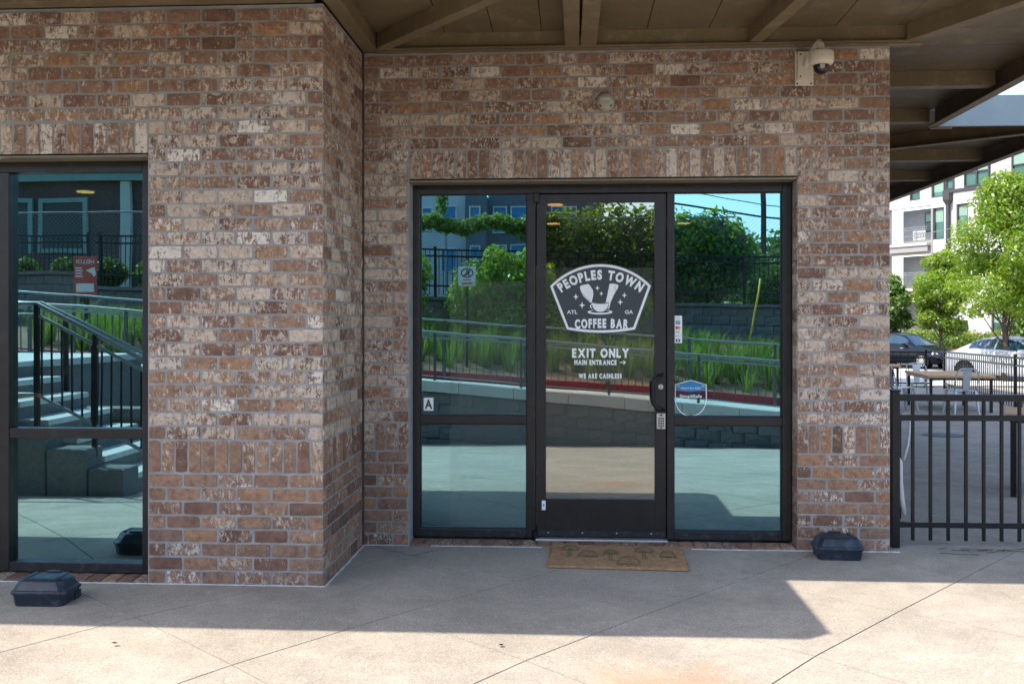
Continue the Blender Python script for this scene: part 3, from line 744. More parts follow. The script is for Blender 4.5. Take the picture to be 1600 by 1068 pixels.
for wd_, cx_, cz_, h_, w2_, b_ in (('EXIT ONLY', .200, 1.303, .062, .392, .028), ('MAIN ENTRANCE', .165, 1.238, .034, .290, .04), ('WE ARE CASHLESS', .197, 1.145, .034, .295, .04)):
    gl_ = [(None, .45) if ch == ' ' else (text_polys(ch, 1.0, .055), 0) for ch in wd_]
    gl_ = [(g[0], g[1] if g[0] is None else g[0][3]-g[0][2]+.13) for g in gl_]; tot_ = sum(g[1] for g in gl_)-.13; k_ = w2_/tot_; px_ = cx_-w2_/2; t1 = MB()
    for g, aw in gl_:
        if wd_ == 'EXIT ONLY': t1 = MB()
        if g is not None: t1.add([(px_+(x-g[2])*k_, YG-.001, cz_-h_/2+(z+.03)*h_/.76) for x, z in g[0]], g[1], 0)
        px_ += aw*k_
        if wd_ == 'EXIT ONLY' and g is not None: door_part(t1, 'letter', M['white'])
    if wd_ != 'EXIT ONLY': tag(door_part(t1, 'door_lettering', M['white']), kind='stuff')
tx.plate([(.331,1.2355),(.362,1.2355),(.354,1.226),(.359,1.223),(.373,1.238),(.359,1.253),(.354,1.250),(.362,1.2405),(.331,1.2405)], YG-.0014, YG-.001, 0)
door_part(tx, 'arrow', M['white'])
# stickers on the side panes
YP = YE + .0448
def pane_part(mb, name, m): return mb.build(name, m, ent)
g_ = MB().box((-1.030, YP-.0006, .898), (-.962, YP, .989)); put_text(g_, 'A', -.996, .944, YP-.001, .066, .052, .03, m=1); pane_part(g_, 'grade_a_sticker', [M['white'], M['black']])
pay = MB().box((.704, YP-.0006, 1.372), (.759, YP, 1.560))
pay.box((.716, YP-.001, 1.500), (.747, YP-.0007, 1.525), 1); put_text(pay, 'AM', .7315, 1.5185, YP-.0013, .007, .022, .01, 0); put_text(pay, 'EX', .7315, 1.507, YP-.0013, .007, .022, .01, 0)
pay.lathe([(.0105, 0), (.0105, -.0003)], (.7245, YP-.0008, 1.477), 'y', 18, 2); pay.lathe([(.0105, 0), (.0105, -.0003)], (.7385, YP-.0012, 1.477), 'y', 18, 3)
put_text(pay, 'VISA', .7315, 1.447, YP-.001, .009, .030, .01, 4); put_text(pay, 'DISCOVER', .7315, 1.418, YP-.001, .006, .036, .005, 5)
pay.box((.716, YP-.001, 1.380), (.747, YP-.0007, 1.399), 4); pay.lathe([(.006, 0), (.006, -.0003)], (.7315, YP-.0012, 1.3895), 'y', 14, 0)
for k in range(3): pay.tube([(.722+.007*k+.004*math.cos(a), YP-.001, 1.541+(.004+.003*k)*math.sin(a)) for a in (-1, -.5, 0, .5, 1)], .0008, 4, 5)
pane_part(pay, 'payment_sticker', [M['white'], M['blue_print'], M['red_print'], M['orange_print'], M['navy_print'], M['black']])
sh = MB()
def shield(inset):
    cx = .8185; top = 1.119-inset*.9; w_ = .108-inset; pts = [(cx, top), (cx+w_, 1.088-inset*.4), (cx+w_, .985)]
    pts += [(cx+w_*math.cos(R(a))**.9, .985-(.985-.868-inset*1.2)*math.sin(R(a))**1.1) for a in (18, 36, 54, 72)] + [(cx, .868+inset*1.2)]
    pts += [(cx-w_*math.cos(R(a))**.9, .985-(.985-.868-inset*1.2)*math.sin(R(a))**1.1) for a in (72, 54, 36, 18)] + [(cx-w_, .985), (cx-w_, 1.088-inset*.4)]
    return pts
so_, si_ = shield(0), shield(.0055); n_ = len(so_)
sh.add([(x, YP-.001, z) for x, z in so_] + [(x, YP-.001, z) for x, z in si_], [(i, (i+1) % n_, n_+(i+1) % n_, n_+i) for i in range(n_)], 0)
sh.plate([(.8185, 1.114), (.921, 1.085), (.921, 1.046), (.8185, 1.038), (.716, 1.046), (.716, 1.085)], YP-.0008, YP-.0004, 1)
for cx_ in (.735, .902): sh.box((cx_-.010, YP-.0013, 1.070), (cx_+.010, YP-.0009, 1.084), 2)
put_text(sh, 'PROTECTED', .8185, 1.061, YP-.0014, .013, .136, 0, 0); put_text(sh, 'SimpliSafe', .8185, 1.004, YP-.0014, .028, .150, .012, 0); put_text(sh, 'HOME SECURITY', .8185, .976, YP-.0014, .007, .09, 0, 0)
pane_part(sh, 'security_shield_sticker', [M['white'], M['blue_print'], M['tan_print']])

# ------------------------------------------------------------ window of the left bay
win = thing('bay_window', 'tall dark framed window in the left brick bay reflecting a staircase', 'window', (-3.4, YF+.15, 0))
YW = YF + .15
def wb(name, x0, z0, x1, z1, m='bronze', dy=0): return frame_box(name, x0, z0, x1, z1, YW+dy, YW+.10, win, m)
wb('jamb', -2.553, .02, -2.4555, ZW-.014); wb('jamb', XW0, .02, XW0+.06, ZW-.014); wb('mullion', -3.465, .02, -3.375, ZW-.076); wb('mullion', -4.36, .02, -4.28, ZW-.076)
wb('head_rail', XW0+.061, ZW-.074, -2.554, ZW-.014)
for x0, x1 in ((-3.375, -2.553), (-4.28, -3.465), (XW0+.06, -4.36)):
    wb('transom', x0+.001, .820, x1-.001, .880, dy=.004); wb('bottom_rail', x0+.001, .02, x1-.001, .077, 'bronze_dirty', .002)
    for z0, z1 in ((.077, .820), (.880, ZW-.074)):
        MB().box((x0-.004, YW+.052, z0-.004), (x1+.004, YW+.058, z1+.004)).build('glass_pane', M['glass'], win)
MB().box((XW0, YW+.101, 0), (XW, YW+.15, .021)).build('sill_backing', M['dark_room'], win)

# ------------------------------------------------------------ rooms and upper storeys
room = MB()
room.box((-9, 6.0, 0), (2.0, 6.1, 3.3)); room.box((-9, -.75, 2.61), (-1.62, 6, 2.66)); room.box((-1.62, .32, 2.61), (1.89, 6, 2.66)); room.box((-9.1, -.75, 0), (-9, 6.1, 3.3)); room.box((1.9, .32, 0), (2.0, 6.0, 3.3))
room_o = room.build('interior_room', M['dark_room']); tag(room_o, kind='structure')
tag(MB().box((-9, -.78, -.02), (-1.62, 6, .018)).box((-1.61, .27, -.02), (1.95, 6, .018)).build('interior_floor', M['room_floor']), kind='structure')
bb = thing('building_block', 'unseen brick upper storeys above the canopy, tall enough to shade the patio', 'building', (-6, 8, 0))
MB().box((-16, .32, 3.60), (2.09, 20, 15.5)).build('upper_wall', M['house_brick'], bb)  # unseen mass, height set so its shadow covers the patio
MB().box((2.03, .31, -.5), (2.095, 20, 3.59)).build('side_wall', M['house_brick'], bb)
part_ = MB().box((-.835, .62, .02), (.70, .66, 1.93)); o = part_.build('interior_screen', M['partition']); tag(o, 'pale low screen standing just inside the glass door', 'screen')
tb = thing('wooden_counter', 'warm wooden counter seen through the left window glass', 'counter', (-3.7, -.35, 0))
MB().box((-4.3, -.50, .965), (-3.28, -.15, 1.035)).build('counter_top', M['wood'], tb, bevel=.004)
for x in (-4.2, -3.36): MB().box((x, -.38, .02), (x+.05, -.32, .985)).build('leg', M['black_metal'], tb)
for i, (x, y, lb) in enumerate(((-.15, 2.55, 'nearest warm round downlight seen through the top left of the door'), (-.20, 4.35, 'farther warm round downlight seen lower through the door glass'), (1.24, 4.4, 'warm round ceiling downlight seen through the right side pane'), (-4.06, 1.4, 'warm round ceiling downlight above the wooden counter behind the bay window'))):
    tag(MB().lathe([(.07, 2.598), (.07, 2.606)], (x, y, 0), 'z', 20).build('downlight', M['downlight']), lb, 'light', 'ceiling downlights inside')
pl_ = bpy.data.lights.new('counter_fill', 'POINT'); pl_.energy = 45; pl_.color = (1, .66, .36); pl_.shadow_soft_size = .07  # small warm point light added to bring up the counter
po_ = bpy.data.objects.new('counter_fill', pl_); C.objects.link(po_); po_.location = (-3.75, -.62, 2.2)
# ------------------------------------------------------------ canopy
can = thing('entrance_canopy', 'olive brown steel canopy over the entrance with beams and soffit panels', 'canopy', (0, -1, 3.4))
ZS, ZBm = 3.46, 3.345
def cbeam(p, q, zb=ZBm, zt=ZS, fl=.075, side=1, name='beam', parent=can, m='canopy', web=.012):
    p, q = Vector((*p, 0)), Vector((*q, 0)); d = (q-p).normalized(); n = Vector((-d.y, d.x, 0))*side
    mb = MB(); mb.beam(p+Vector((0, 0, (zb+zt)/2)), q+Vector((0, 0, (zb+zt)/2)), web, zt-zb)
    c = n*(fl/2 + web/2 + .0005)
    mb.beam(p+c+Vector((0, 0, zb+.005)), q+c+Vector((0, 0, zb+.005)), fl, .0095)
    return mb.build(name, M[m], parent)
def solid_beam(p, q, wd, zb=ZBm, zt=ZS, name='beam', parent=can, m='canopy'):
    mb = MB(); mb.beam((*p, (zb+zt)/2), (*q, (zb+zt)/2), wd, zt-zb); return mb.build(name, M[m], parent, bevel=.002)
cbeam((XL+.106, -.036), (2.27, -.036), 3.347, side=-1, fl=.03)           # ledger channel; flange towards the wall
MB().box((XL+.106, -.048, 3.338), (2.30, .02, 3.3455)).build('ledger_flange', M['canopy'], can)
solid_beam((XL+.055, -.0), (XL+.055, -3.18), .10, 3.349)
solid_beam((XL-.05, YF-.06), (-9, YF-.06), .11, 3.348)
solid_beam((XL+.15, -.055), (-.05, -1.50), .085, 3.357)
solid_beam((.005, -.046), (-.01, -2.10), .095, 3.353); solid_beam((.112, -.046), (.125, -2.10), .105, 3.355)
solid_beam((1.21, -.05), (1.46, -2.0), .085, 3.360); solid_beam((2.22, -.05), (3.2, -2.0), .085, 3.350)
# soffit panels, each a piece
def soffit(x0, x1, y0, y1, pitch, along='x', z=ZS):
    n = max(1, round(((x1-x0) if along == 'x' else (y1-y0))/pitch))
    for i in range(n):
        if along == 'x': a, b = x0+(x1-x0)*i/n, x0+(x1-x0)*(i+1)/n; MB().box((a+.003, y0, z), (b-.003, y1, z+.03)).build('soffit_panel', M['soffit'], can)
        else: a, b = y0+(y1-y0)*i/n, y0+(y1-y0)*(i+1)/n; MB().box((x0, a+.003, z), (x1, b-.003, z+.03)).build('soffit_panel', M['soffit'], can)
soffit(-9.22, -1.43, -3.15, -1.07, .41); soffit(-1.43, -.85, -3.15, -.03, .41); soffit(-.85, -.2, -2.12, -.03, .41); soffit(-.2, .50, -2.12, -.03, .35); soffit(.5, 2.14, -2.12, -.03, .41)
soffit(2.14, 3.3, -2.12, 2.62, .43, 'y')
MB().box((-9.22, -3.2, 3.495), (-.84, .30, 3.56)).box((-.84, -2.14, 3.495), (3.32, .30, 3.56)).box((2.1, .30, 3.495), (3.32, 2.66, 3.56)).build('roof_deck', M['canopy'], can)
# roof deck corners: front edge steps back at x = -0.9
solid_beam((-9.22, -3.23), (-.81, -3.23), .06, 3.34, 3.57, 'fascia'); solid_beam((-.84, -3.20), (-.84, -2.175), .06, 3.34, 3.57, 'fascia'); solid_beam((-.81, -2.145), (3.34, -2.145), .06, 3.34, 3.57, 'fascia')
cbeam((3.34, -2.12), (3.34, 2.66), 3.30, 3.57, side=1, fl=.07, name='fascia')
for y in (1.2, 2.62): cbeam((2.1, y), (3.27, y), 3.345, side=1, fl=.10)
c2 = thing('patio_canopy', 'farther dark steel canopy over the patio with a blue grey fascia', 'canopy', (3.5, 6, 3.3))
MB().box((2.10, 2.72, 3.46), (4.68, 13, 3.52)).build('roof_deck', M['soffit'], c2)
MB().box((3.36, 2.70, 3.32), (9.5, 2.74, 3.60)).build('front_fascia', M['grey_panel'], c2)
MB().box((4.70, 2.75, 3.56), (9.5, 4.6, 3.60)).build('flat_roof', M['grey_panel'], c2)
cbeam((4.70, 2.75), (4.70, 13), 3.28, 3.52, side=1, fl=.08, name='fascia', parent=c2)
for y in (4.8, 6.4, 8.0, 9.6, 11.2): cbeam((2.1, y), (4.62, y), 3.335, 3.46, side=1, fl=.10, parent=c2)
cbeam((4.6, 2.9), (2.2, 4.75), 3.30, 3.46, side=1, fl=.08, parent=c2)
MB().beam((3.30, 2.68, 3.30), (3.46, 2.60, 3.285), .06, .012).build('bracket', M['canopy'], can)

# ------------------------------------------------------------ dome camera and wall sensor
cm = thing('security_camera', 'cream dome security camera on a wall bracket at the upper right of the brick wall', 'camera', (1.55, 0, 3.2))
mb = MB(); mb.box((1.478, -.012, 3.080), (1.600, -.004, 3.310)); mb.box((1.492, -.040, 3.115), (1.560, -.012, 3.300)); plate = mb.build('mounting_plate', M['cream_plastic'], cm, bevel=.006)
for x, z in ((1.493, 3.093), (1.583, 3.093), (1.493, 3.297), (1.508, 3.135), (1.508, 3.28)):
    o = MB().lathe([(.0055, 0), (.0055, -.003)], (x, -.0125 if z in (3.093, 3.297) else -.0405, z), 'y', 10).build('bolt', M['screw'], None); o.parent = plate; o.location = -wloc(plate)
MB().tube([(1.545, -.03, 3.20), (1.560, -.10, 3.255), (1.580, -.16, 3.300), (1.597, -.19, 3.315), (1.600, -.20, 3.300), (1.600, -.20, 3.255)], [.022, .022, .022, .023, .023, .024], 14).build('bracket_arm', M['cream_plastic'], cm, smooth=True)
hsg = MB().lathe([(.02, 3.268), (.045, 3.262), (.074, 3.250), (.079, 3.240), (.079, 3.185), (.072, 3.172), (.052, 3.164)], (1.602, -.205, 0), 'z', 28).build('housing', M['cream_plastic'], cm, auto=40)
MB().lathe([(.052, 3.166), (.050, 3.145), (.040, 3.124), (.022, 3.110), (.004, 3.105)], (1.602, -.205, 0), 'z', 26).build('dome', M['dome'], cm, smooth=True)
MB().lathe([(.016, -.262), (.018, -.252), (.018, -.225)], (1.598, 0, 3.150), 'y', 14).build('lens', M['lens'], cm, auto=40)
for a in (-60, -100, -20): 
    o = MB().lathe([(.004, 0), (.004, .002)], (1.602+.079*math.cos(R(a)), -.205+.079*math.sin(R(a)), 3.215), 'z', 8).build('screw', M['screw'], None); o.parent = hsg; o.location = -wloc(hsg)
sn = thing('wall_sensor', 'small round grey sensor mounted on the bricks above the door', 'sensor', (.228, 0, 2.99))
MB().lathe([(.060, 0), (.062, -.012), (.058, -.030), (.046, -.044), (.020, -.050)], (.228, -.004, 2.989), 'y', 28).build('housing', M['grey_plastic'], sn, auto=50)
MB().box((.190, -.056, 2.992), (.266, -.040, 3.016)).build('lens', M['lens'], sn, bevel=.008)
for s_ in (-1, 1): MB().beam((.228+s_*.040, -.052, 2.962), (.228+s_*.030, -.052, 2.948), .006, .006).build('slot', M['black'], sn)

# ------------------------------------------------------------ bait boxes
def bait_box(loc, rz, label):
    t = thing('rodent_bait_box', label, 'box', loc, rz, 'black plastic bait boxes by the wall')
    def loft(levels, chx, nm, parent, closed_top=True):
        mb = MB(); rings = []
        for (z, hx, hy, ch) in levels:
            rings.append([(-hx+ch, -hy, z), (hx-ch, -hy, z), (hx, -hy+ch, z), (hx, hy-ch*2.2, z), (hx-ch*2.2, hy, z), (-hx+ch*2.2, hy, z), (-hx, hy-ch*2.2, z), (-hx, -hy+ch, z)])
        n = 8; vs = [p for r_ in rings for p in r_]; fs = [tuple(reversed(range(n))), tuple((len(rings)-1)*n+i for i in range(n))]
        for k in range(len(rings)-1):
            for i in range(n): fs.append((k*n+i, k*n+(i+1) % n, (k+1)*n+(i+1) % n, (k+1)*n+i))
        mb.add(vs, fs); return mb.build(nm, M['plastic'], t, local=True, bevel=.005, auto=40)
    loft([(0, .133, .108, .018), (.055, .142, .116, .020), (.062, .146, .120, .020)], 0, 'base', t)
    loft([(.0625, .150, .124, .022), (.072, .152, .126, .022), (.082, .150, .124, .024), (.086, .143, .117, .026), (.128, .126, .100, .030), (.140, .112, .086, .030), (.1425, .098, .072, .028)], 0, 'lid', t)
    for s_ in (-1, 1): MB().beam((s_*.085, -.055, .1435), (s_*.085, .055, .1435), .022, .007).build('lid_rib', M['plastic'], t, local=True, bevel=.002)
    MB().box((-.04, .060, .1425), (.04, .082, .150)).build('hinge', M['plastic'], t, local=True, bevel=.003)
    MB().box((.134, .02, .006), (.146, .085, .050)).build('entry_hole', M['black'], t, local=True, bevel=.004)
    return t
bait_box((-2.845, -1.455, 0), R(1.0), 'black plastic bait box on the ground below the left bay window')
bait_box((1.712, -.155, 0), R(-2.5), 'black plastic bait box at the foot of the right brick pier')

# ------------------------------------------------------------ doormat
dm = thing('doormat', 'worn tan coir doormat with green mushroom prints below the door', 'doormat', (.29, -.25, 0))
cr = [(-.135, .045), (.745, .03), (.708, -.605), (-.155, -.565)]
def mpt(u, v):
    a = Vector(cr[3]).lerp(Vector(cr[2]), u); b = Vector(cr[0]).lerp(Vector(cr[1]), u); p = a.lerp(b, v); return p
mb = MB(); nu, nv = 60, 30; r_ = random.Random(2); idx = {}
for j in range(nv+1):
    for i in range(nu+1):
        p = mpt(i/nu, j/nv); e = i in (0, nu) or j in (0, nv); jx = r_.uniform(-.006, .006) if e else 0
        idx[i, j] = len(mb.v); mb.v.append((p.x+jx, p.y+(r_.uniform(-.006, .006) if e else 0), (.004 if e else .014+r_.uniform(-.0015, .0025)) + .006*math.exp(-((i/nu-.98)**2+(j/nv-.15)**2)*90)))
for j in range(nv):
    for i in range(nu): mb.f.append((idx[i, j], idx[i+1, j], idx[i+1, j+1], idx[i, j+1])); mb.m.append(0)
mb.build('pile', M['coir'], dm)
fz = MB()
for k in range(500):                                         # frayed fibres on the rim
    s_ = r_.random(); side = r_.random()
    if side < .6: p = mpt(s_, 0); d = Vector((r_.gauss(0, .5), -1))
    elif side < .85: p = mpt(1, s_*.6); d = Vector((1, r_.gauss(0, .5)))
    else: p = mpt(0, s_); d = Vector((-1, r_.gauss(0, .5)))
    l_ = r_.uniform(.006, .02); e = p + d.normalized()*l_; n_ = Vector((-d.y, d.x)).normalized()*.0012
    fz.add([(p.x-n_.x, p.y-n_.y, .006), (p.x+n_.x, p.y+n_.y, .006), (e.x, e.y, r_.uniform(.002, .010))], [(0, 1, 2)])
tag(fz.build('frayed_fibre', M['coir'], dm), kind='stuff')
pr = MB()
def mq(pts2):
    vs = []
    for u, v in pts2: p = mpt(u, v); vs.append((p.x, p.y, .0185))
    pr.add(vs, [tuple(range(len(vs)))])
def ringp(cu, cv, ru, rv, a0, a1, th, n=14):
    for i in range(n):
        a, b = R(a0+(a1-a0)*i/n), R(a0+(a1-a0)*(i+1)/n)
        mq([(cu+ru*math.cos(a), cv+rv*math.sin(a)), (cu+ru*math.cos(b), cv+rv*math.sin(b)), (cu+(ru-th)*math.cos(b), cv+(rv-th*2)*math.sin(b)), (cu+(ru-th)*math.cos(a), cv+(rv-th*2)*math.sin(a))])
def shroom(cu, cv, ru, rv, stem=True, net=True):
    ringp(cu, cv, ru, rv, 0, 180, .008); mq([(cu-ru, cv), (cu+ru, cv), (cu+ru, cv+.02), (cu-ru, cv+.02)])
    rr2 = random.Random(int(cu*1000))
    if net:
        for k in range(60):
            a = rr2.uniform(0, math.pi); q_ = rr2.uniform(.1, .9); u = cu+ru*q_*math.cos(a); v = cv+rv*q_*math.sin(a)
            e = .0035; mq([(u-e, v), (u, v-e*2.2), (u+e, v), (u, v+e*2.2)])
    if stem: mq([(cu-.012, cv), (cu-.006, cv), (cu-.006, cv-.28), (cu-.014, cv-.30)]); mq([(cu+.006, cv), (cu+.012, cv), (cu+.016, cv-.30), (cu+.006, cv-.28)])
shroom(.15, .70, .07, .24); shroom(.29, .42, .075, .28, False); shroom(.455, .55, .055, .22, True, True); shroom(.585, .12, .085, .36, False); shroom(.70, .66, .07, .26); shroom(.875, .46, .06, .28, False)
pr.build('mushroom_print', M['print_green'], dm)
# small litter on the paving
for i, (x, y) in enumerate(((-2.16, -2.12), (-.33, -2.04), (-1.05, -2.62))):
    mb = MB(); rr3 = random.Random(i); n = 9
    base = [(x+.013*(1+rr3.uniform(-.3, .3))*math.cos(2*math.pi*k/n), y+.010*(1+rr3.uniform(-.3, .3))*math.sin(2*math.pi*k/n), .001) for k in range(n)]
    mb.add(base + [(x, y, .005)], [(k, (k+1) % n, n) for k in range(n)]); tag(mb.build('tar_spot', M['rubber']), ('flat dark gum spot on the sunlit paving at the left', 'flat dark gum spot on the paving just past the shadow edge', 'flat dark gum spot near the front left of the paving')[i], 'spot')
tw = MB()
for k in range(12):
    x, y = 2.62+rnd.gauss(0, .16), .02+rnd.gauss(0, .07); a = rnd.uniform(-.5, .5); l_ = rnd.uniform(.08, .26)
    tw.tube([(x, y, .006), (x+l_*.5*math.cos(a), y+l_*.5*math.sin(a), .012), (x+l_*math.cos(a+.3), y+l_*math.sin(a+.3), .005)], .002, 4)
tag(tw.build('fallen_twigs', M['bark']), 'thin dry twigs lying on the concrete below the black fence', 'twigs', kind='stuff')

# ------------------------------------------------------------ near black fence
def picket_mesh(h, w_=.019):
    return MB().box((-w_/2, -w_/2, 0), (w_/2, w_/2, h))
nf = thing('iron_fence', 'black metal fence with square pickets beside the right brick pier', 'fence', (2.18, .15, 0))
MB().box((2.152, .122, -.0), (2.204, .174, 1.05)).build('post', M['black_metal'], nf, bevel=.003)
MB().box((2.147, .117, 1.05), (2.209, .179, 1.062)).build('post_cap', M['black_metal'], nf, bevel=.003)
for z0, z1 in ((.985, 1.030), (.853, .893), (.135, .172)): MB().box((2.204, .134, z0), (7.2, .166, z1)).build('rail', M['black_metal'], nf, bevel=.002)
pm = None
for k in range(42):
    x = 2.296 + .1165*k
    if pm is None:
        o = MB().box((x-.0095, .1405, .048), (x+.0095, .1595, .984)).build('picket', M['black_metal'], nf); pm = o.data; x00 = x
    else:
        o = bpy.data.objects.new('picket', pm); C.objects.link(o); o.parent = nf; o.location = (x-x00, 0, 0)
MB().box((7.2, .122, -.03), (7.252, .174, 1.05)).build('post', M['black_metal'], nf, bevel=.003)
# folded patio umbrella sleeve and bent rod behind the post
pu = thing('bent_rod_and_strap', 'white bent rod with a hanging white strap behind the black fence post', 'rod', (2.27, .42, 0))
MB().box((2.235, .36, .15), (2.29, .41, .87)).build('black_upright', M['black_metal'], pu, bevel=.004)
MB().tube([(2.29, .38, .88), (2.32, .36, .87), (2.345, .36, .83), (2.345, .36, .76), (2.33, .35, .66), (2.30, .34, .56)], .008, 8).build('bent_rod', M['white'], pu, smooth=True)
MB().tube([(2.245, .30, .60), (2.262, .30, .55), (2.262, .30, .42), (2.272, .30, .30), (2.290, .30, .19)], [.006, .016, .018, .018, .014], 8).build('strap', M['white'], pu, smooth=True)

# ------------------------------------------------------------ patio furniture
def chair(loc, rz, label, src=None):
    if src: return copy_tree(src, None, loc, rz, label)
    t = thing('metal_chair', label, 'chair', loc, rz, 'pale metal cafe chairs on the patio')
    # faces +y locally (back at -y)
    mb = MB(); mb.add([(-.20,-.18,.44),(.20,-.18,.44),(.19,.18,.45),(-.19,.18,.45),(-.20,-.18,.455),(.20,-.18,.455),(.19,.18,.465),(-.19,.18,.465)], [(0,3,2,1),(4,5,6,7),(0,1,5,4),(1,2,6,5),(2,3,7,6),(3,0,4,7)])
    mb.build('seat', M['chair'], t, local=True, bevel=.012)
    mb = MB(); mb.add([(-.055,-.19,.45),(.055,-.19,.45),(.085,-.245,.83),(-.085,-.245,.83),(-.055,-.180,.45),(.055,-.180,.45),(.085,-.235,.83),(-.085,-.235,.83)], [(0,3,2,1),(4,5,6,7),(0,1,5,4),(1,2,6,5),(2,3,7,6),(3,0,4,7)])
    mb.build('backrest', M['chair'], t, local=True, bevel=.004)
    pts = [(-.20,-.17,.44),(-.205,-.20,.56),(-.205,-.235,.70),(-.19,-.25,.79),(-.14,-.256,.835),(-.06,-.258,.85),(.06,-.258,.85),(.14,-.256,.835),(.19,-.25,.79),(.205,-.235,.70),(.205,-.20,.56),(.20,-.17,.44)]
    MB().tube(pts, .011, 8).build('back_frame', M['chair'], t, local=True, smooth=True)
    for sx, sy in ((-1, -1), (1, -1), (1, 1), (-1, 1)):
        a = Vector((sx*.185, sy*.165, .445)); b = Vector((sx*.225, sy*.225, 0)); mb = MB()
        k = len(mb.v); n1 = Vector((1, 0, 0)); n2 = Vector((0, 1, 0))
        vs = [a+n1*.022+n2*.022, a-n1*.022+n2*.022, a-n1*.022-n2*.022, a+n1*.022-n2*.022, b+n1*.010+n2*.010, b-n1*.010+n2*.010, b-n1*.010-n2*.010, b+n1*.010-n2*.010]
        mb.add(vs, [(0,1,2,3),(7,6,5,4),(0,4,5,1),(1,5,6,2),(2,6,7,3),(3,7,4,0)]); mb.build('leg', M['chair'], t, local=True)
    return t
def table(loc, rz, ln, wd, label, h=.745):
    t = thing('patio_table', label, 'table', loc, rz, 'wooden topped tables on the patio')
    n = 5
    for i in range(n): MB().box((-ln/2, -wd/2+wd*i/n+.002, h-.045), (ln/2, -wd/2+wd*(i+1)/n-.002, h)).build('table_board', M['wood2'], t, local=True, bevel=.003)
    MB().box((-ln/2+.04, -wd/2+.04, h-.085), (ln/2-.04, wd/2-.04, h-.046)).build('apron', M['black_metal'], t, local=True)
    for sx in (-1, 1):
        for sy in (-1, 1): MB().box((sx*(ln/2-.07)-.025, sy*(wd/2-.07)-.025, 0), (sx*(ln/2-.07)+.025, sy*(wd/2-.07)+.025, h-.086)).build('leg', M['black_metal'], t, local=True)
    return t
M['wood2'] = simple('weathered_table_wood', (.62, .36, .17), .7, 0, .2, 12)
ch0 = chair((7.02, 11.75, -.17), R(6), 'pale metal chair seen from behind at the near end of the patio table')
chair((6.28, 12.75, -.19), R(-80), 'pale metal chair seen side on at the left of the patio table', ch0)
chair((7.35, 14.9, -.22), R(175), 'pale metal chair on the far side of the patio table facing the camera', ch0)
chair((6.95, 18.4, -.26), R(150), 'pale metal chair farthest away beside the second table', ch0)
chair((5.75, 13.3, -.20), R(60), 'pale metal chair partly hidden by the brick pier edge', ch0)
table((7.34, 13.25, -.19), R(84), 1.95, 1.2, 'large wooden patio table with black legs beyond the fence', .70)
table((6.9, 17.6, -.25), R(-8), 1.7, .8, 'second wooden patio table farther back near the pier edge')
table((4.59, 2.42, -.035), R(-23), 1.35, .75, 'nearest wooden patio table cut by the right edge of the view')
mh = thing('manhole_cover', 'round dark iron cover set in the patio concrete behind the fence', 'manhole cover', (5.32, 7.9, gz(0, 7.9)))
MB().lathe([(.30, .001), (.30, .006), (.27, .006)], (0, 0, 0), 'z', 32).build('frame', M['green_cover'], mh, local=True)
MB().lathe([(.262, .0065), (.262, .009)], (0, 0, 0), 'z', 32).build('cover', M['green_cover'], mh, local=True)

# far patio fence: along the back and down the right side
def fence_run(p, q, base, top, pitch, name, label, rails=((-.02, .03), (-.17, .03), (-.88, .03)), posts=None, post_w=.06, pw=.016, low=.05):
    p, q = Vector(p), Vector(q); d = (q-p); ln = d.length; d.normalize(); an = math.atan2(d.y, d.x)
    t = thing(name, label, 'fence', (p.x, p.y, 0), an)
    zb = lambda s: base[0]+(base[1]-base[0])*s/ln; zt = lambda s: top[0]+(top[1]-top[0])*s/ln
    for dz, th in rails:
        mb = MB(); mb.beam((0, 0, zt(0)+dz), (ln, 0, zt(ln)+dz), .030, th+.008); mb.build('rail', M['black_metal'], t, local=True)
    me = MB().box((-pw/2, -pw/2, 0), (pw/2, pw/2, 1)).build('picket', M['black_metal'], t, local=True)
    n = int(ln/pitch); k = 0
    for i in range(n):
        s_ = (i+.5)*pitch; o = me if i == 0 else bpy.data.objects.new('picket', me.data)
        if i: C.objects.link(o); o.parent = t
        o.location = (s_, 0, zb(s_)+low); o.scale = (1, 1, zt(s_)-.03-zb(s_)-low)
    for s_ in (posts if posts is not None else [0, ln]):
        MB().box((s_-post_w/2, -post_w/2, zb(s_)-.05), (s_+post_w/2, post_w/2, zt(s_)+.04)).build('post', M['black_metal'], t, local=True, bevel=.004)
        MB().box((s_-post_w/2-.008, -post_w/2-.008, zt(s_)+.04), (s_+post_w/2+.008, post_w/2+.008, zt(s_)+.052)).build('post_cap', M['black_metal'], t, local=True)
    return t
fence_run((10.06, 20.9), (8.25, 10.2), (-.37, -.18), (.72, .86), .20, 'iron_fence', 'black picket fence along the far right side of the patio in front of the cars', posts=[.0, 7.2])
fence_run((6.2, 22.6), (9.85, 21.2), (-.38, -.36), (.68, .70), .20, 'iron_fence', 'black fence with widely spaced pickets at the far end of the patio', posts=[0, 3.75])

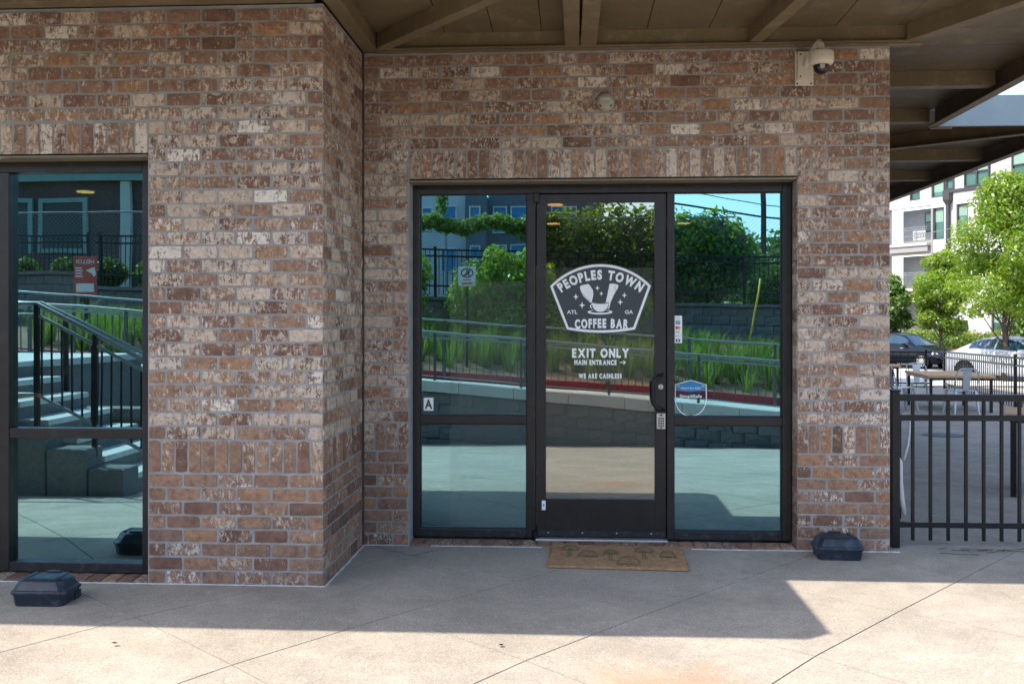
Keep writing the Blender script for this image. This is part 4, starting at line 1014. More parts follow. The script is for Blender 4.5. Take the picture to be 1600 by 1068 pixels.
# ------------------------------------------------------------ cars
def lerpk(keys, x):
    for (a, va), (b, vb) in zip(keys[:-1], keys[1:]):
        if a <= x <= b:
            t_ = (x-a)/(b-a); return va + (vb-va)*t_
    return keys[0][1] if x < keys[0][0] else keys[-1][1]
def car(loc, rz, paint, rimm, label):
    """nose at +x, 4.85 m long"""
    t = thing('parked_car', label, 'car', loc, rz)
    Lc = 4.85; hood = [(0, .62), (.06, .86), (.15, .98), (.7, 1.06), (1.2, 1.09), (3.3, .98), (3.9, .90), (4.45, .78), (4.72, .66), (4.85, .50)]
    roof = [(0, 0), (.45, 0), (1.25, .36), (1.8, .47), (2.3, .49), (2.75, .42), (3.45, 0), (5, 0)]
    wid = [(0, .74), (.25, .86), (.8, .905), (4.0, .905), (4.5, .88), (4.75, .80), (4.85, .70)]
    xs_ = [0, .03, .1, .2, .45, .65, .9, 1.25, 1.55, 1.8, 2.05, 2.3, 2.55, 2.75, 3.0, 3.25, 3.45, 3.7, 4.0, 4.3, 4.5, 4.65, 4.76, 4.83, 4.85]
    def sect(x):
        zh = lerpk(hood, x); rf = lerpk(roof, x); w_ = lerpk(wid, x); zt = zh+rf
        wt = w_*(.93 if rf < .02 else (.93-.30*min(1, rf/.40)))
        zs = .20 if .3 < x < 4.55 else .28
        pts = [(0, zt+.012), (wt*.55, zt+.006), (wt*.90, zt-.018-(.02 if rf > .1 else 0)), (wt, zt-.055 if rf > .05 else zt-.045)]
        belt = zh-.01 if rf > .05 else zh-.08
        pts += [(w_*.965, min(belt, zt-.075)), (w_, zh-.24), (w_*.995, .52 if zh > .6 else .42), (w_*.96, .32), (w_*.90, zs), (0, zs)]
        return pts
    mb = MB(); S = [sect(x) for x in xs_]; n = len(S[0])
    for side in (1, -1):
        k = len(mb.v)
        for x, s_ in zip(xs_, S):
            for y, z in s_: mb.v.append((x, y*side, z))
        for i in range(len(xs_)-1):
            for j in range(n-1):
                # wheel arches: skip lower panel near wheels is handled by dark arches
                f = (k+i*n+j, k+(i+1)*n+j, k+(i+1)*n+j+1, k+i*n+j+1); mb.f.append(f if side > 0 else tuple(reversed(f))); mb.m.append(0)
        mb.f.append(tuple(k+j for j in range(n))); mb.m.append(0); mb.f.append(tuple(k+(len(xs_)-1)*n+j for j in range(n))); mb.m.append(0)
    body = mb.build('body', paint, t, local=True, smooth=True)
    bm = bmesh.new(); bm.from_mesh(body.data); bmesh.ops.remove_doubles(bm, verts=bm.verts, dist=.001); bmesh.ops.recalc_face_normals(bm, faces=bm.faces); bm.to_mesh(body.data); bm.free()
    body.data.polygons.foreach_set('use_smooth', [True]*len(body.data.polygons))
    # windows follow the cabin surface
    def patch(nm, xa, xb, u0, u1, i0, side, m, steps=6, both=False):
        mb = MB(); rows = []
        for i in range(steps+1):
            x = xa+(xb-xa)*i/steps; s_ = sect(x); p, q = s_[i0], s_[i0+1]; row = []
            for u in (u0, u1): row.append((x, (p[0]+(q[0]-p[0])*u+.007)*side, p[1]+(q[1]-p[1])*u+.002))
            rows.append(row)
        for i in range(steps): mb.add([rows[i][0], rows[i+1][0], rows[i+1][1], rows[i][1]], [(0, 1, 2, 3)])
        return mb.build(nm, m, t, local=True)
    for side in (1, -1):
        patch('side_window', 1.05, 1.95, .06, .88, 3, side, M['screen']); patch('side_window', 2.02, 3.02, .06, .88, 3, side, M['screen'])
    for nm, xa, xb in (('windshield', 2.70, 3.42), ('rear_window', .55, 1.20)):
        mb = MB(); st_ = 8; rows = []
        for i in range(st_+1):
            x = xa+(xb-xa)*i/st_; s_ = sect(x); rows.append([(x, -s_[2][0]*.98, s_[2][1]+.010), (x, -s_[1][0], s_[1][1]+.010), (x, 0, s_[0][1]+.010), (x, s_[1][0], s_[1][1]+.010), (x, s_[2][0]*.98, s_[2][1]+.010)])
        for i in range(st_):
            for j in range(4): mb.add([rows[i][j], rows[i+1][j], rows[i+1][j+1], rows[i][j+1]], [(0, 1, 2, 3)])
        mb.build(nm, M['screen'], t, local=True, smooth=True)
    for side in (1, -1):
        for wx in (.92, 3.82):
            MB().lathe([(.37, .60*side), (.37, .915*side)], (wx, 0, .335), 'y', 24).build('wheel_arch', M['rubber'], t, local=True)
            wh = MB().lathe([(.20, .72*side), (.325, .72*side), (.335, .76*side), (.335, .89*side), (.322, .922*side), (.235, .925*side)], (wx, 0, .335), 'y', 28).build('wheel', M['tyre'], t, local=True, auto=40)
            rb = MB(); rb.lathe([(.235, .90*side), (.232, .922*side), (.20, .905*side)], (0, 0, 0), 'y', 24, 1)
            rb.lathe([(.21, .9060*side), (.21, .9065*side)], (0, 0, 0), 'y', 24, 1); rb.lathe([(.05, .905*side), (.05, .930*side)], (0, 0, 0), 'y', 12)
            for a in range(10):
                an = 2*math.pi*a/10+.3; rb.beam((.04*math.cos(an), .918*side, .04*math.sin(an)), (.22*math.cos(an), .920*side, .22*math.sin(an)), .045, .014, 0, up=(0, 1, 0))
            rb.lathe([(.232, .912*side), (.232, .926*side), (.205, .924*side)], (0, 0, 0), 'y', 24)
            r0 = rb.build('rim', [rimm, M['tyre']], None); r0.parent = wh; r0.location = (wx, 0, .335)
        s1 = lerpk(wid, 4.5)
        MB().add([(4.30, s1*side*1.00, .74), (4.62, .70*side, .68), (4.70, .62*side, .64), (4.66, .66*side, .58), (4.32, s1*side*1.035, .63)], [(0, 1, 2, 3, 4)]).build('headlight', M['headlight'], t, local=True)
        mm = MB().box((2.92, .93*side, .98), (3.08, 1.10*side, 1.10)).build('mirror', paint, t, local=True, bevel=.03)
        MB().box((.05, .45*side, .72), (.10, .80*side, .88)).build('tail_light', M['red_print'], t, local=True, bevel=.01)
        for hx in (1.75, 2.75): MB().box((hx, .905*side, .86), (hx+.16, .925*side, .885)).build('door_handle', M['silver'], t, local=True, bevel=.004)
    MB().add([(4.80, -.42, .60), (4.80, .42, .60), (4.865, .38, .34), (4.865, -.38, .34)], [(0, 1, 2, 3)]).build('grille', M['rubber'], t, local=True)
    MB().box((4.78, -.52, .20), (4.84, .52, .27)).build('lower_lip', M['rubber'], t, local=True)
    MB().box((4.862, -.15, .40), (4.872, .15, .50)).build('number_plate', M['sign_white'], t, local=True)
    return t
def along(px_x, px_y): return (px_x, px_y)
aU = math.atan2(U.y, U.x)
car((13.6, 40.9, -.52), aU + R(3), M['black_car'], M['rim'], 'black sedan parked across the street left of the silver car')
car((13.95, 30.6, -.53), aU + R(6), M['white_car'], M['rim_dark'], 'silver white sedan parked behind the patio fence at the right')

# ------------------------------------------------------------ leaves
def leaf_cloud(name, blobs, n, size, m, parent=None, seed=1, shell=.55, flat=.0, aspect=.55):
    g = np.random.default_rng(seed); W = np.array([b[3]*b[4]*b[5] for b in blobs])**(2/3); W = W/W.sum()
    k = g.choice(len(blobs), n, p=W); Bq = np.array(blobs)
    d = g.normal(size=(n, 3)); d /= np.linalg.norm(d, axis=1)[:, None]; r = g.uniform(shell**3, 1, n)**(1/3)
    # clump: shrink radius with a smooth noise so that outline is ragged
    rag = np.array([mnoise.noise(Vector((a[0]*2.3+kk*5.1, a[1]*2.3, a[2]*2.3))) for a, kk in zip(d, k)]); r = r*(1+.28*rag)
    cen = Bq[k, :3] + d*Bq[k, 3:6]*r[:, None]
    if parent is not None: cen = cen - np.array(wloc(parent))
    nr = d + g.normal(scale=.7, size=(n, 3)); nr[:, 2] += .35; nr /= np.linalg.norm(nr, axis=1)[:, None]
    a = np.cross(nr, g.normal(size=(n, 3))); a /= np.linalg.norm(a, axis=1)[:, None]; b = np.cross(nr, a)
    s = size*g.uniform(.6, 1.35, n)[:, None]; a *= s; b *= s*aspect
    v = np.empty((n, 4, 3)); v[:, 0] = cen-a; v[:, 1] = cen+b+nr*s*.12; v[:, 2] = cen+a; v[:, 3] = cen-b+nr*s*.12
    me = bpy.data.meshes.new(name); me.vertices.add(4*n); me.vertices.foreach_set('co', v.reshape(-1))
    me.loops.add(4*n); me.loops.foreach_set('vertex_index', np.arange(4*n)); me.polygons.add(n); me.polygons.foreach_set('loop_start', np.arange(0, 4*n, 4)); me.polygons.foreach_set('loop_total', np.full(n, 4))
    me.update(calc_edges=True); me.materials.append(m)
    o = bpy.data.objects.new(name, me); C.objects.link(o)
    if parent is not None: o.parent = parent
    return o
def tree(base, h, cr_, lean, leafm, n, size, label, seed, low=.32, cat='tree', trunk_r=.10, group='street trees across the patio', name='street_tree'):
    r_ = random.Random(seed); t = thing(name, label, cat, base, 0, group); bx_, by_, bz_ = base
    tr = MB(); top = Vector((bx_+lean, by_, bz_+h*.86)); pts = [Vector(base).lerp(top, i/6)+Vector((r_.gauss(0, .04), r_.gauss(0, .04), 0))*(1 if i else 0) for i in range(7)]
    tr.tube(pts, [trunk_r*(1-.12*i) for i in range(7)], 8)
    blobs = []
    for k in range(26):
        f_ = low + (.98-low)*(k+.5)/26; c = Vector(base).lerp(Vector((bx_+lean, by_, bz_+h)), f_); an = k*2.4+r_.random(); prof = math.sin(math.pi*min(1, (f_-low+.08)/(1.02-low)))**.6
        rad = cr_*prof*r_.uniform(.35, .85); e = c + Vector((rad*math.cos(an), rad*math.sin(an), r_.uniform(-.1, .35)))
        s0 = cr_*r_.uniform(.26, .44); blobs.append((e.x, e.y, e.z, s0*1.15, s0*1.15, s0*.72))
        st_ = pts[0].lerp(pts[-1], max(.2, f_-.18)); tr.tube([st_, st_.lerp(e, .5)+Vector((0, 0, -.05)), e], [trunk_r*.38, trunk_r*.22, trunk_r*.08], 5)
    tr.build('trunk', M['bark'], t, smooth=True)
    leaf_cloud('crown', blobs, n, size, leafm, t, seed, .2)
    return t
tree((14.75, 28.3, -.5), 6.6, 2.0, .1, M['leaf_bright'], 21000, .066, 'tall bright green street tree with a dark trunk in front of the silver car', 11, .34, trunk_r=.10)
tree((18.0, 43.5, -.4), 5.1, 1.5, .3, M['leaf_bright'], 13000, .08, 'slender bright green tree behind the cars between the other two', 12, .32, trunk_r=.09)
tree((16.2, 45.0, -.4), 4.0, 1.15, .1, M['leaf_mid'], 9000, .08, 'small dark green street tree behind the black sedan', 13, .32, trunk_r=.08)
tree((9.35, 27.4, -.45), 4.7, 1.5, .1, M['leaf_bright'], 5000, .085, 'street tree mostly hidden by the brick pier with branches showing at its edge', 14, .36, trunk_r=.08)
tree((22.9, 44.0, -.4), 4.2, 1.8, .0, M['leaf_mid'], 7000, .10, 'low dark green tree behind the tall one at the right edge', 15, .15, trunk_r=.08)
for k in range(13):
    s_ = -2+k*1.25; dd = -3.4+.35*math.sin(k*2.1); p = fpt(s_, dd, .12); r_ = random.Random(k)
    bl = [(p[0]+r_.gauss(0, .25), p[1]+r_.gauss(0, .25), .42+r_.uniform(0, .25), .55, .55, .48) for _ in range(3)]
    o = leaf_cloud('shrub', bl, 1100, .06, M['leaf_hedge'], None, 50+k, .3); tag(o, ORD[k]+' clipped yellow green shrub from the left in the hedge along the white building', 'shrub', 'clipped shrubs along the white building')
for k in range(6):
    s_ = 4.2+k*1.7; p = fpt(s_, -5.6+.3*math.sin(k), -.1); r_ = random.Random(k+40)
    bl = [(p[0]+r_.gauss(0, .35), p[1]+r_.gauss(0, .3), .25+r_.uniform(0, .25), .75, .6, .50) for _ in range(3)]
    o = leaf_cloud('shrub', bl, 1300, .07, M['leaf_mid'], None, 80+k, .3); tag(o, ORD[k]+' loose darker green shrub from the left in front of the clipped hedge', 'shrub', 'loose green shrubs below the hedge')

# ------------------------------------------------------------ white apartment building across the street
ap = thing('apartment_building', 'white four storey apartment building with balconies and green tinted windows', 'building', fpt(4, 0, 0))
def fbox(mb, s0, z0, s1, z1, d0, d1, m=0):
    vs = [fpt(s, d, z) for z in (z0, z1) for s, d in ((s0, d0), (s1, d0), (s1, d1), (s0, d1))]
    mb.add(vs, [(0,3,2,1),(4,5,6,7),(0,1,5,4),(1,2,6,5),(2,3,7,6),(3,0,4,7)], m)
def fpart(nm, m, s0, z0, s1, z1, d0, d1):
    mb = MB(); fbox(mb, s0, z0, s1, z1, d0, d1); return mb.build(nm, M[m], ap)
def col_wall(s0, s1, holes, z0=-.4, z1=9.72, m='stucco', dd=.0):
    z = z0
    for a, b in sorted(holes):
        if a > z: fpart('wall', m, s0, z, s1, a, dd, dd+.4)
        z = b
    if z < z1: fpart('wall', m, s0, z, s1, z1, dd, dd+.4)
def window(s0, z0, s1, z1, d=0.0, mull=0, blind=.5, bar=True):
    fr = MB(); w_ = .09
    fbox(fr, s0, z0, s0+w_, z1, d+.05, d+.14); fbox(fr, s1-w_, z0, s1, z1, d+.05, d+.14); fbox(fr, s0+w_, z0, s1-w_, z0+w_, d+.05, d+.14); fbox(fr, s0+w_, z1-w_, s1-w_, z1, d+.05, d+.14)
    if bar: fbox(fr, s0+w_, (z0+z1)/2-.035, s1-w_, (z0+z1)/2+.035, d+.055, d+.135)
    for k in range(mull): c = s0+(s1-s0)*(k+1)/(mull+1); fbox(fr, c-.05, z0+w_, c+.05, z1-w_, d+.052, d+.138)
    f = fr.build('window', M['trim'], ap)
    g = MB(); fbox(g, s0+.02, z0+.02, s1-.02, z1-.02, d+.15, d+.17); o = g.build('pane', M['wingls'], None); o.parent = f; o.location = -wloc(f)
    if blind: g = MB(); fbox(g, s0+w_, z1-(z1-z0)*blind, s1-w_, z1-w_, d+.144, d+.149); o = g.build('blind', M['blind'], None); o.parent = f; o.location = -wloc(f)
# vertical bays along the facade (s grows to the right, nearer)
fpart('wall', 'stucco', -30, -.4, -1.2, 12.8, 0, .4)
col_wall(-1.2, .57, [(.4, 3.14), (3.69, 5.95), (6.65, 9.08)], z1=12.8); col_wall(.57, 1.40, [(.4, 3.14), (3.69, 5.95), (6.65, 9.08), (9.53, 10.75)], z1=12.8); col_wall(1.40, 2.28, [(.4, 3.14), (3.69, 5.95), (6.65, 9.08)], z1=12.8)
window(.57, 9.53, 1.40, 10.75, blind=.5)
col_wall(2.28, 2.36, [(9.54, 11.3)], z1=12.8); col_wall(2.36, 3.25, [(.6, 1.4), (4.07, 5.92), (6.82, 8.87), (9.54, 11.3)], z1=12.8)
window(2.30, 9.54, 3.25, 11.3, blind=.8, bar=False); window(2.42, 6.82, 3.25, 8.87, blind=.45, bar=False); window(2.42, 4.07, 3.25, 5.92, blind=.6, bar=False); window(2.42, .6, 3.25, 1.4, blind=0, bar=False)
fpart('pilaster', 'recess', 2.285, .4, 2.42, 8.9, -.03, -.002)
col_wall(3.25, 4.16, []); col_wall(4.16, 5.0, [(.6, 1.6), (4.0, 5.86), (6.82, 8.95)])
window(4.16, 6.82, 5.0, 8.95, blind=.35, bar=False); window(4.16, 4.0, 5.0, 5.86, blind=.5, bar=False); window(4.16, .6, 5.0, 1.6, blind=0, bar=False)
col_wall(5.0, 6.62, []); col_wall(6.62, 7.3, [(.7, 2.2), (4.0, 5.86), (6.82, 8.95)]); window(6.62, .7, 7.3, 2.2, bar=False); window(6.62, 4.0, 7.3, 5.86); window(6.62, 6.82, 7.3, 8.95)
col_wall(7.3, 9.6, []); col_wall(9.6, 11.0, [(.7, 2.6), (3.8, 5.86), (6.8, 8.9)])
for z0, z1 in ((.7, 2.6), (3.8, 5.86), (6.8, 8.9)): window(9.6, z0, 11.0, z1, mull=1)
col_wall(11.0, 30, [])
# top storey: siding with charcoal trim
for i in range(28):
    z = 9.93+.125*i
    for s0, s1, holes in ((3.98, 4.72, 0), (6.55, 7.95, 0), (9.45, 30, 0)):
        mb = MB(); fbox(mb, s0, z, s1, z+.118, .06, .12 + (.0)); o = mb.build('siding_board', M['siding'], ap)
fpart('wall', 'siding', 3.27, 9.93, 30, 13.4, .14, .4)
fpart('band', 'trim', 3.2, 9.73, 30, 9.92, -.08, .3); fpart('parapet', 'trim', -1.2, 12.8, 3.26, 12.95, -.1, .4); fpart('parapet', 'trim', 3.26, 13.41, 30, 13.55, -.1, .4)
for (a, z0, b, z1, mu) in ((3.38, 9.94, 4.0, 11.2, 0), (4.72, 9.95, 6.5, 11.75, 1), (7.98, 9.95, 9.4, 11.8, 0)): window(a, z0, b, z1, -.09, mu, .5)
# balconies
for z, top in ((.45, 3.14), (3.69, 5.95), (6.65, 9.08)):
    fpart('recess_back', 'recess', -1.2, z, 2.28, top, 1.5, 1.7); fpart('recess_side', 'recess', 2.281, z, 2.33, top, .41, 1.49)
    fpart('balcony_slab', 'cap', -1.2, z-.16, 2.28, z, -.45, 1.7)
    if z > 1: fpart('balcony_fascia', 'recess', -1.2, z-.56, 2.27, z-.162, -.36, -.30)
    ms_ = MB(); fbox(ms_, .67, z+.85, 2.20, z+2.15, 1.38, 1.48); f = ms_.build('window', M['trim'], ap)
    for a in (.76, 1.47):
        for zz, mm in ((z+.95, 'wingls'), (z+1.55, 'blind')):
            g = MB(); fbox(g, a, zz, a+.64, zz+.52, 1.36, 1.375); o = g.build('pane', M[mm], None); o.parent = f; o.location = -wloc(f)
    for dz in (1.04, .90, .08):
        mb = MB(); mb.beam(fpt(-1.2, -.40, z+dz), fpt(2.27, -.40, z+dz), .04, .035); mb.build('balcony_rail', M['galv'], ap)
    for k in range(28):
        s_ = -1.15+.122*k; mb = MB(); mb.beam(fpt(s_, -.40, z+.08), fpt(s_, -.40, z+(1.04 if k % 7 == 0 else .9)), .04 if k % 7 == 0 else .016, .04 if k % 7 == 0 else .016); mb.build('baluster', M['galv'], ap)
bn = MB(); fbox(bn, 1.15, 6.85, 2.15, 7.45, -.37, -.355); pn = bn.build('balcony_screen', M['sign_white'], ap)
for k in range(8):
    mb = MB(); q_ = Vector(fpt(1.22+.12*k, -.372, 6.95)); mb.beam(q_, Vector(fpt(1.30+.12*k, -.372, 7.35)), .03, .012); mb.beam(Vector(fpt(1.30+.12*k, -.374, 6.95)), Vector(fpt(1.22+.12*k, -.374, 7.35)), .03, .012); o = mb.build('pattern', M['navy_print'], None); o.parent = pn; o.location = -wloc(pn)
# downpipe with leader head
dp = MB(); fbox(dp, 3.60, -.3, 3.80, 8.95, -.30, -.10); dpo = dp.build('downpipe', M['trim'], ap)
mb = MB(); vs = [fpt(3.60, -.30, 8.95), fpt(3.80, -.30, 8.95), fpt(3.80, -.10, 8.95), fpt(3.60, -.10, 8.95), fpt(3.46, -.42, 9.25), fpt(3.94, -.42, 9.25), fpt(3.94, -.05, 9.25), fpt(3.46, -.05, 9.25)]
mb.add(vs, [(0,3,2,1),(4,5,6,7),(0,1,5,4),(1,2,6,5),(2,3,7,6),(3,0,4,7)]); fbox(mb, 3.46, 9.251, 3.94, 9.70, -.42, -.05); o = mb.build('leader_head', M['trim'], None); o.parent = dpo; o.location = -wloc(dpo)
mb = MB(); mb.beam(fpt(-1.4, -1.6, .55), fpt(-.3, -1.6, 1.45), .05, .05); mb.beam(fpt(-.3, -1.6, 1.45), fpt(1.9, -1.6, 1.45), .05, .05)
for k in range(15): s_ = -.3+.155*k; mb.beam(fpt(s_, -1.6, .4), fpt(s_, -1.6, 1.45), .025, .025)
mb.build('stair_handrail', M['galv'], ap)
for i, (za, zb_, lb) in enumerate(((2.0+6.6, 2.3+6.6, 'upper pale overhead wire crossing in front of the white building'), (6.3, 5.9, 'lower pale overhead wire crossing in front of the white building'))):
    a = Vector(fpt(-6, -9, za-1.5*0)); b = Vector(fpt(14, -9, zb_+.9)); pts = [a.lerp(b, k/12)-Vector((0, 0, .5*math.sin(math.pi*k/12))) for k in range(13)]
    tag(MB().tube(pts, .018, 5).build('overhead_wire', M['galv']), lb, 'wire')
# ============================================================ what the glass reflects: the plaza behind the camera
capz = lambda x: .300 - .0805*x
kerbz = lambda x: .400 - .0706*x
YR = -10.2
def yr(x): return YR + .012*(x+2.6)**2*(1 if x > -2.6 else .3)
XA, XB = -10.5, 8.5
rw = thing('ramp_wall', 'low dark block retaining wall with pale coping along the ramp', 'wall', (0, YR, -.6))
bk = MB(); bk.add([(-.195,-.05,-.095),(.195,-.05,-.095),(.195,.10,-.095),(-.195,.10,-.095),(-.195,-.05,.095),(.195,-.05,.095),(.195,.10,.095),(-.195,.10,.095),(-.1,.118,0),(.1,.114,.02)],
  [(0,1,2,3),(4,7,6,5),(0,4,5,1),(1,5,6,2),(0,3,7,4),(3,2,9,8),(2,6,9),(6,7,8,9),(7,3,8)])
blk = bk.build('t', M['block']); blkm = blk.data; bpy.data.objects.remove(blk)
n_blk = 0
for i in range(48):
    x = XA + .2 + .4*i
    if x > XB: break
    z = capz(x)-.21; k = 0
    while z > -.72:
        o = inst(blkm, 'block', (x+(.2 if k % 2 else 0), yr(x)-.05+rnd.uniform(-.006, .006), z-.10), rw); n_blk += 1; z -= .2; k += 1
mb = MB(); cp = MB(); seg = 20
for i in range(seg):
    xa, xb = XA+(XB-XA)*i/seg, XA+(XB-XA)*(i+1)/seg
    vs = [(x, yr(x)+dy, zz) for x in (xa, xb) for dy, zz in ((-.30, -.8), (.0, -.8), (.0, capz(x)-.2), (-.30, capz(x)-.2))]
    mb.add(vs, [(0,1,5,4),(1,2,6,5),(2,3,7,6),(3,0,4,7),(0,3,2,1),(4,5,6,7)])
    g_ = .004; vs = [(x, yr(x)+dy, zz) for x in (xa+g_, xb-g_) for dy, zz in ((-.36, capz(x)-.195), (.12, capz(x)-.195), (.12, capz(x)), (-.36, capz(x)))]
    c_ = MB().add(vs, [(0,1,5,4),(1,2,6,5),(2,3,7,6),(3,0,4,7),(0,3,2,1),(4,5,6,7)]); c_.build('coping_stone', M['cap'], rw, bevel=.012)
mb.build('wall_core', M['block'], rw)
# ramp surface, kerb, planted slope
def ribbon(name, ya, yb, za, zb_, m, seg=24, fy=True):
    mb = MB()
    for i in range(seg):
        xa, xb = XA-6+(XB-XA+10)*i/seg, XA-6+(XB-XA+10)*(i+1)/seg
        mb.add([(xa, yr(xa)+ya, za(xa)), (xb, yr(xb)+ya, za(xb)), (xb, yr(xb)+yb, zb_(xb)), (xa, yr(xa)+yb, zb_(xa))], [(0, 1, 2, 3)])
    return tag(mb.build(name, m), kind='structure')
ribbon('ramp', -.36, -1.60, lambda x: kerbz(x)-.16, lambda x: kerbz(x)-.16, M['cap'])
mb = MB()
for i in range(24):
    xa, xb = XA-6+(XB-XA+10)*i/24, XA-6+(XB-XA+10)*(i+1)/24
    vs = [(x, yr(x)+dy, zz) for x in (xa, xb) for dy, zz in ((-1.75, kerbz(x)-.4), (-1.6, kerbz(x)-.4), (-1.6, kerbz(x)), (-1.75, kerbz(x)))]
    mb.add(vs, [(0,1,5,4),(1,2,6,5),(2,3,7,6)])
tag(mb.build('red_kerb', M['red']), kind='structure')
slz = lambda x, y: kerbz(x)-.03 + (1.25-.02*x-kerbz(x))*min(1, max(0, (-12-y)/4.0)) if y > -16 else 1.25-.02*x
mb = MB()
for i in range(24):
    for j in range(6):
        xa, xb = XA-6+(XB-XA+10)*i/24, XA-6+(XB-XA+10)*(i+1)/24
        def pp(x, jj): y = yr(x)-1.74 + (-16.0-(yr(x)-1.74))*jj/6; return (x, y, slz(x, y)+.04*mnoise.noise(Vector((x*1.3, y*1.3, 0))))
        mb.add([pp(xa, j), pp(xb, j), pp(xb, j+1), pp(xa, j+1)], [(0, 1, 2, 3)])
tag(mb.build('mulch_slope', M['mulch']), kind='structure')
# upper block wall
uw = thing('block_wall', 'dark grey block retaining wall carrying the black fence above the planting', 'wall', (0, -16, 1))
wtop = lambda x: 2.58 if x < -10.5 else 2.0-.026*x
for i in range(60):
    x = -14.8+.4*i
    if x > 8.5: break
    for k in range(7):
        z = wtop(x)-.17-.2*k
        if z < .75: break
        if n_blk > 560: pass
        inst(blkm, 'block', (x+(.2 if k % 2 else 0), -16.08, z), uw)
MB().box((-15, -16.5, .2), (-10.5, -16.10, 2.56)).build('wall_core', M['block'], uw)
mb = MB(); mb.add([(x, y, z) for x in (-10.5, 9) for y, z in ((-16.5, .2), (-16.10, .2), (-16.10, wtop(x)-.03), (-16.5, wtop(x)-.03))], [(0,1,5,4),(1,2,6,5),(2,3,7,6),(3,0,4,7),(0,3,2,1),(4,5,6,7)]); mb.build('wall_core', M['block'], uw)
for i in range(33):
    xa = -15+.75*i; xb = xa+.745
    if xb > 9: break
    za, zb2 = wtop(xa+.01), wtop(xb-.01)
    if xa < -10.5 < xb: zb2 = za
    MB().add([(x, y, z) for x, zz in ((xa, za), (xb, zb2)) for y, z in ((-16.52, zz-.06), (-15.90, zz-.06), (-15.90, zz+.015), (-16.52, zz+.015))], [(0,1,5,4),(1,2,6,5),(2,3,7,6),(3,0,4,7),(0,3,2,1),(4,5,6,7)]).build('capstone', M['block'], uw)
# upland behind
tag(MB().add([(-60, -16.5, 1.9), (60, -16.5, 1.9), (60, -120, 2.2), (-60, -120, 2.2)], [(0, 1, 2, 3)]).build('upper_lawn', M['mulch'] if False else simple('dark_lawn', (.07, .10, .03), 1, 0, .3, 1.2)), kind='structure')  # even dark green lawn colour
fence_run((8.8, -16.3), (-10.4, -16.3), (1.80, 2.27), (2.93, 3.42), .105, 'iron_fence', 'black iron fence on top of the block wall across the plaza', posts=[0, 2.4, 4.8, 7.2, 9.6, 12.0, 14.4, 16.8, 19.1])
fence_run((-10.55, -16.3), (-15, -16.3), (2.58, 2.58), (3.42, 3.45), .105, 'iron_fence', 'black iron fence on the higher end of the block wall', posts=[0, 2.2, 4.4])
# chain link fence
clf = thing('chain_link_fence', 'tall chain link fence behind the iron fence with leafy vines on top', 'fence', (0, -17.5, 2))
mb = MB(); x0, x1, z0, z1 = -15, 4, 2.0, 4.05; pit = .085; wv = .0035; H_ = z1-z0
xq = x0-H_
while xq < x1:
    for sgn in (1, -1):
        xa, xb = (xq, xq+H_) if sgn > 0 else (xq+H_, xq)
        mb.add([(xa-wv, -17.5, z0), (xa+wv, -17.5, z0), (xb+wv, -17.5, z1), (xb-wv, -17.5, z1)], [(0, 1, 2, 3)])
    xq += pit*1.2
tag(mb.build('wire_mesh', M['galv'], clf), kind='stuff')
for x in (-14, -11.2, -8.4, -5.6, -3.1, -.4, 2.4): MB().tube([(x, -17.52, 1.9), (x, -17.52, 4.1)], .03, 8).build('post', M['galv'], clf)
MB().tube([(x0, -17.52, z1), (x1, -17.52, z1)], .02, 6).build('top_rail', M['galv'], clf)
# ramp railings
def railing(name, label, yoff, x0, x1, zf, hh, ymul=1, picket=True, pitch=.12, double=True):
    t = thing(name, label, 'railing', ((x0+x1)/2, YR+yoff, 0)); seg = 24
    P_ = [(x0+(x1-x0)*i/seg) for i in range(seg+1)]
    for dz, r_ in ((hh, .025), (hh-.075, .019)) if double else ((hh, .019),):
        MB().tube([(x, yr(x)+yoff, zf(x)+dz) for x in P_], r_, 8).build('handrail', M['galv'], t, smooth=True)
    if picket:
        MB().tube([(x, yr(x)+yoff, zf(x)+.07) for x in P_], .012, 6).build('bottom_rail', M['galv'], t, smooth=True)
        n = int((x1-x0)/pitch); src = MB().box((-.007, -.007, 0), (.007, .007, 1)).build('picket', M['galv_dark'], t, local=True)
        for i in range(n):
            x = x0+pitch*(i+.5); o = src if i == 0 else bpy.data.objects.new('picket', src.data)
            if i: C.objects.link(o); o.parent = t
            o.location = Vector((x, yr(x)+yoff, zf(x)+.07))-wloc(t); o.scale = (1, 1, hh-.145)
    k = 0; x = x0
    while x <= x1+.01: MB().beam((x, yr(x)+yoff, zf(x)-.02), (x, yr(x)+yoff, zf(x)+hh), .045, .045).build('post', M['galv_dark'], t); x += 1.52
    return t
railing('ramp_railing', 'galvanised steel railing with pickets on the pale coping of the ramp', -.12, -10.0, 8.0, capz, .83)
railing('ramp_railing', 'plain steel handrail on the planted side of the ramp', -1.5, -10.0, 8.0, lambda x: kerbz(x)-.16, 1.12, picket=False, double=False)
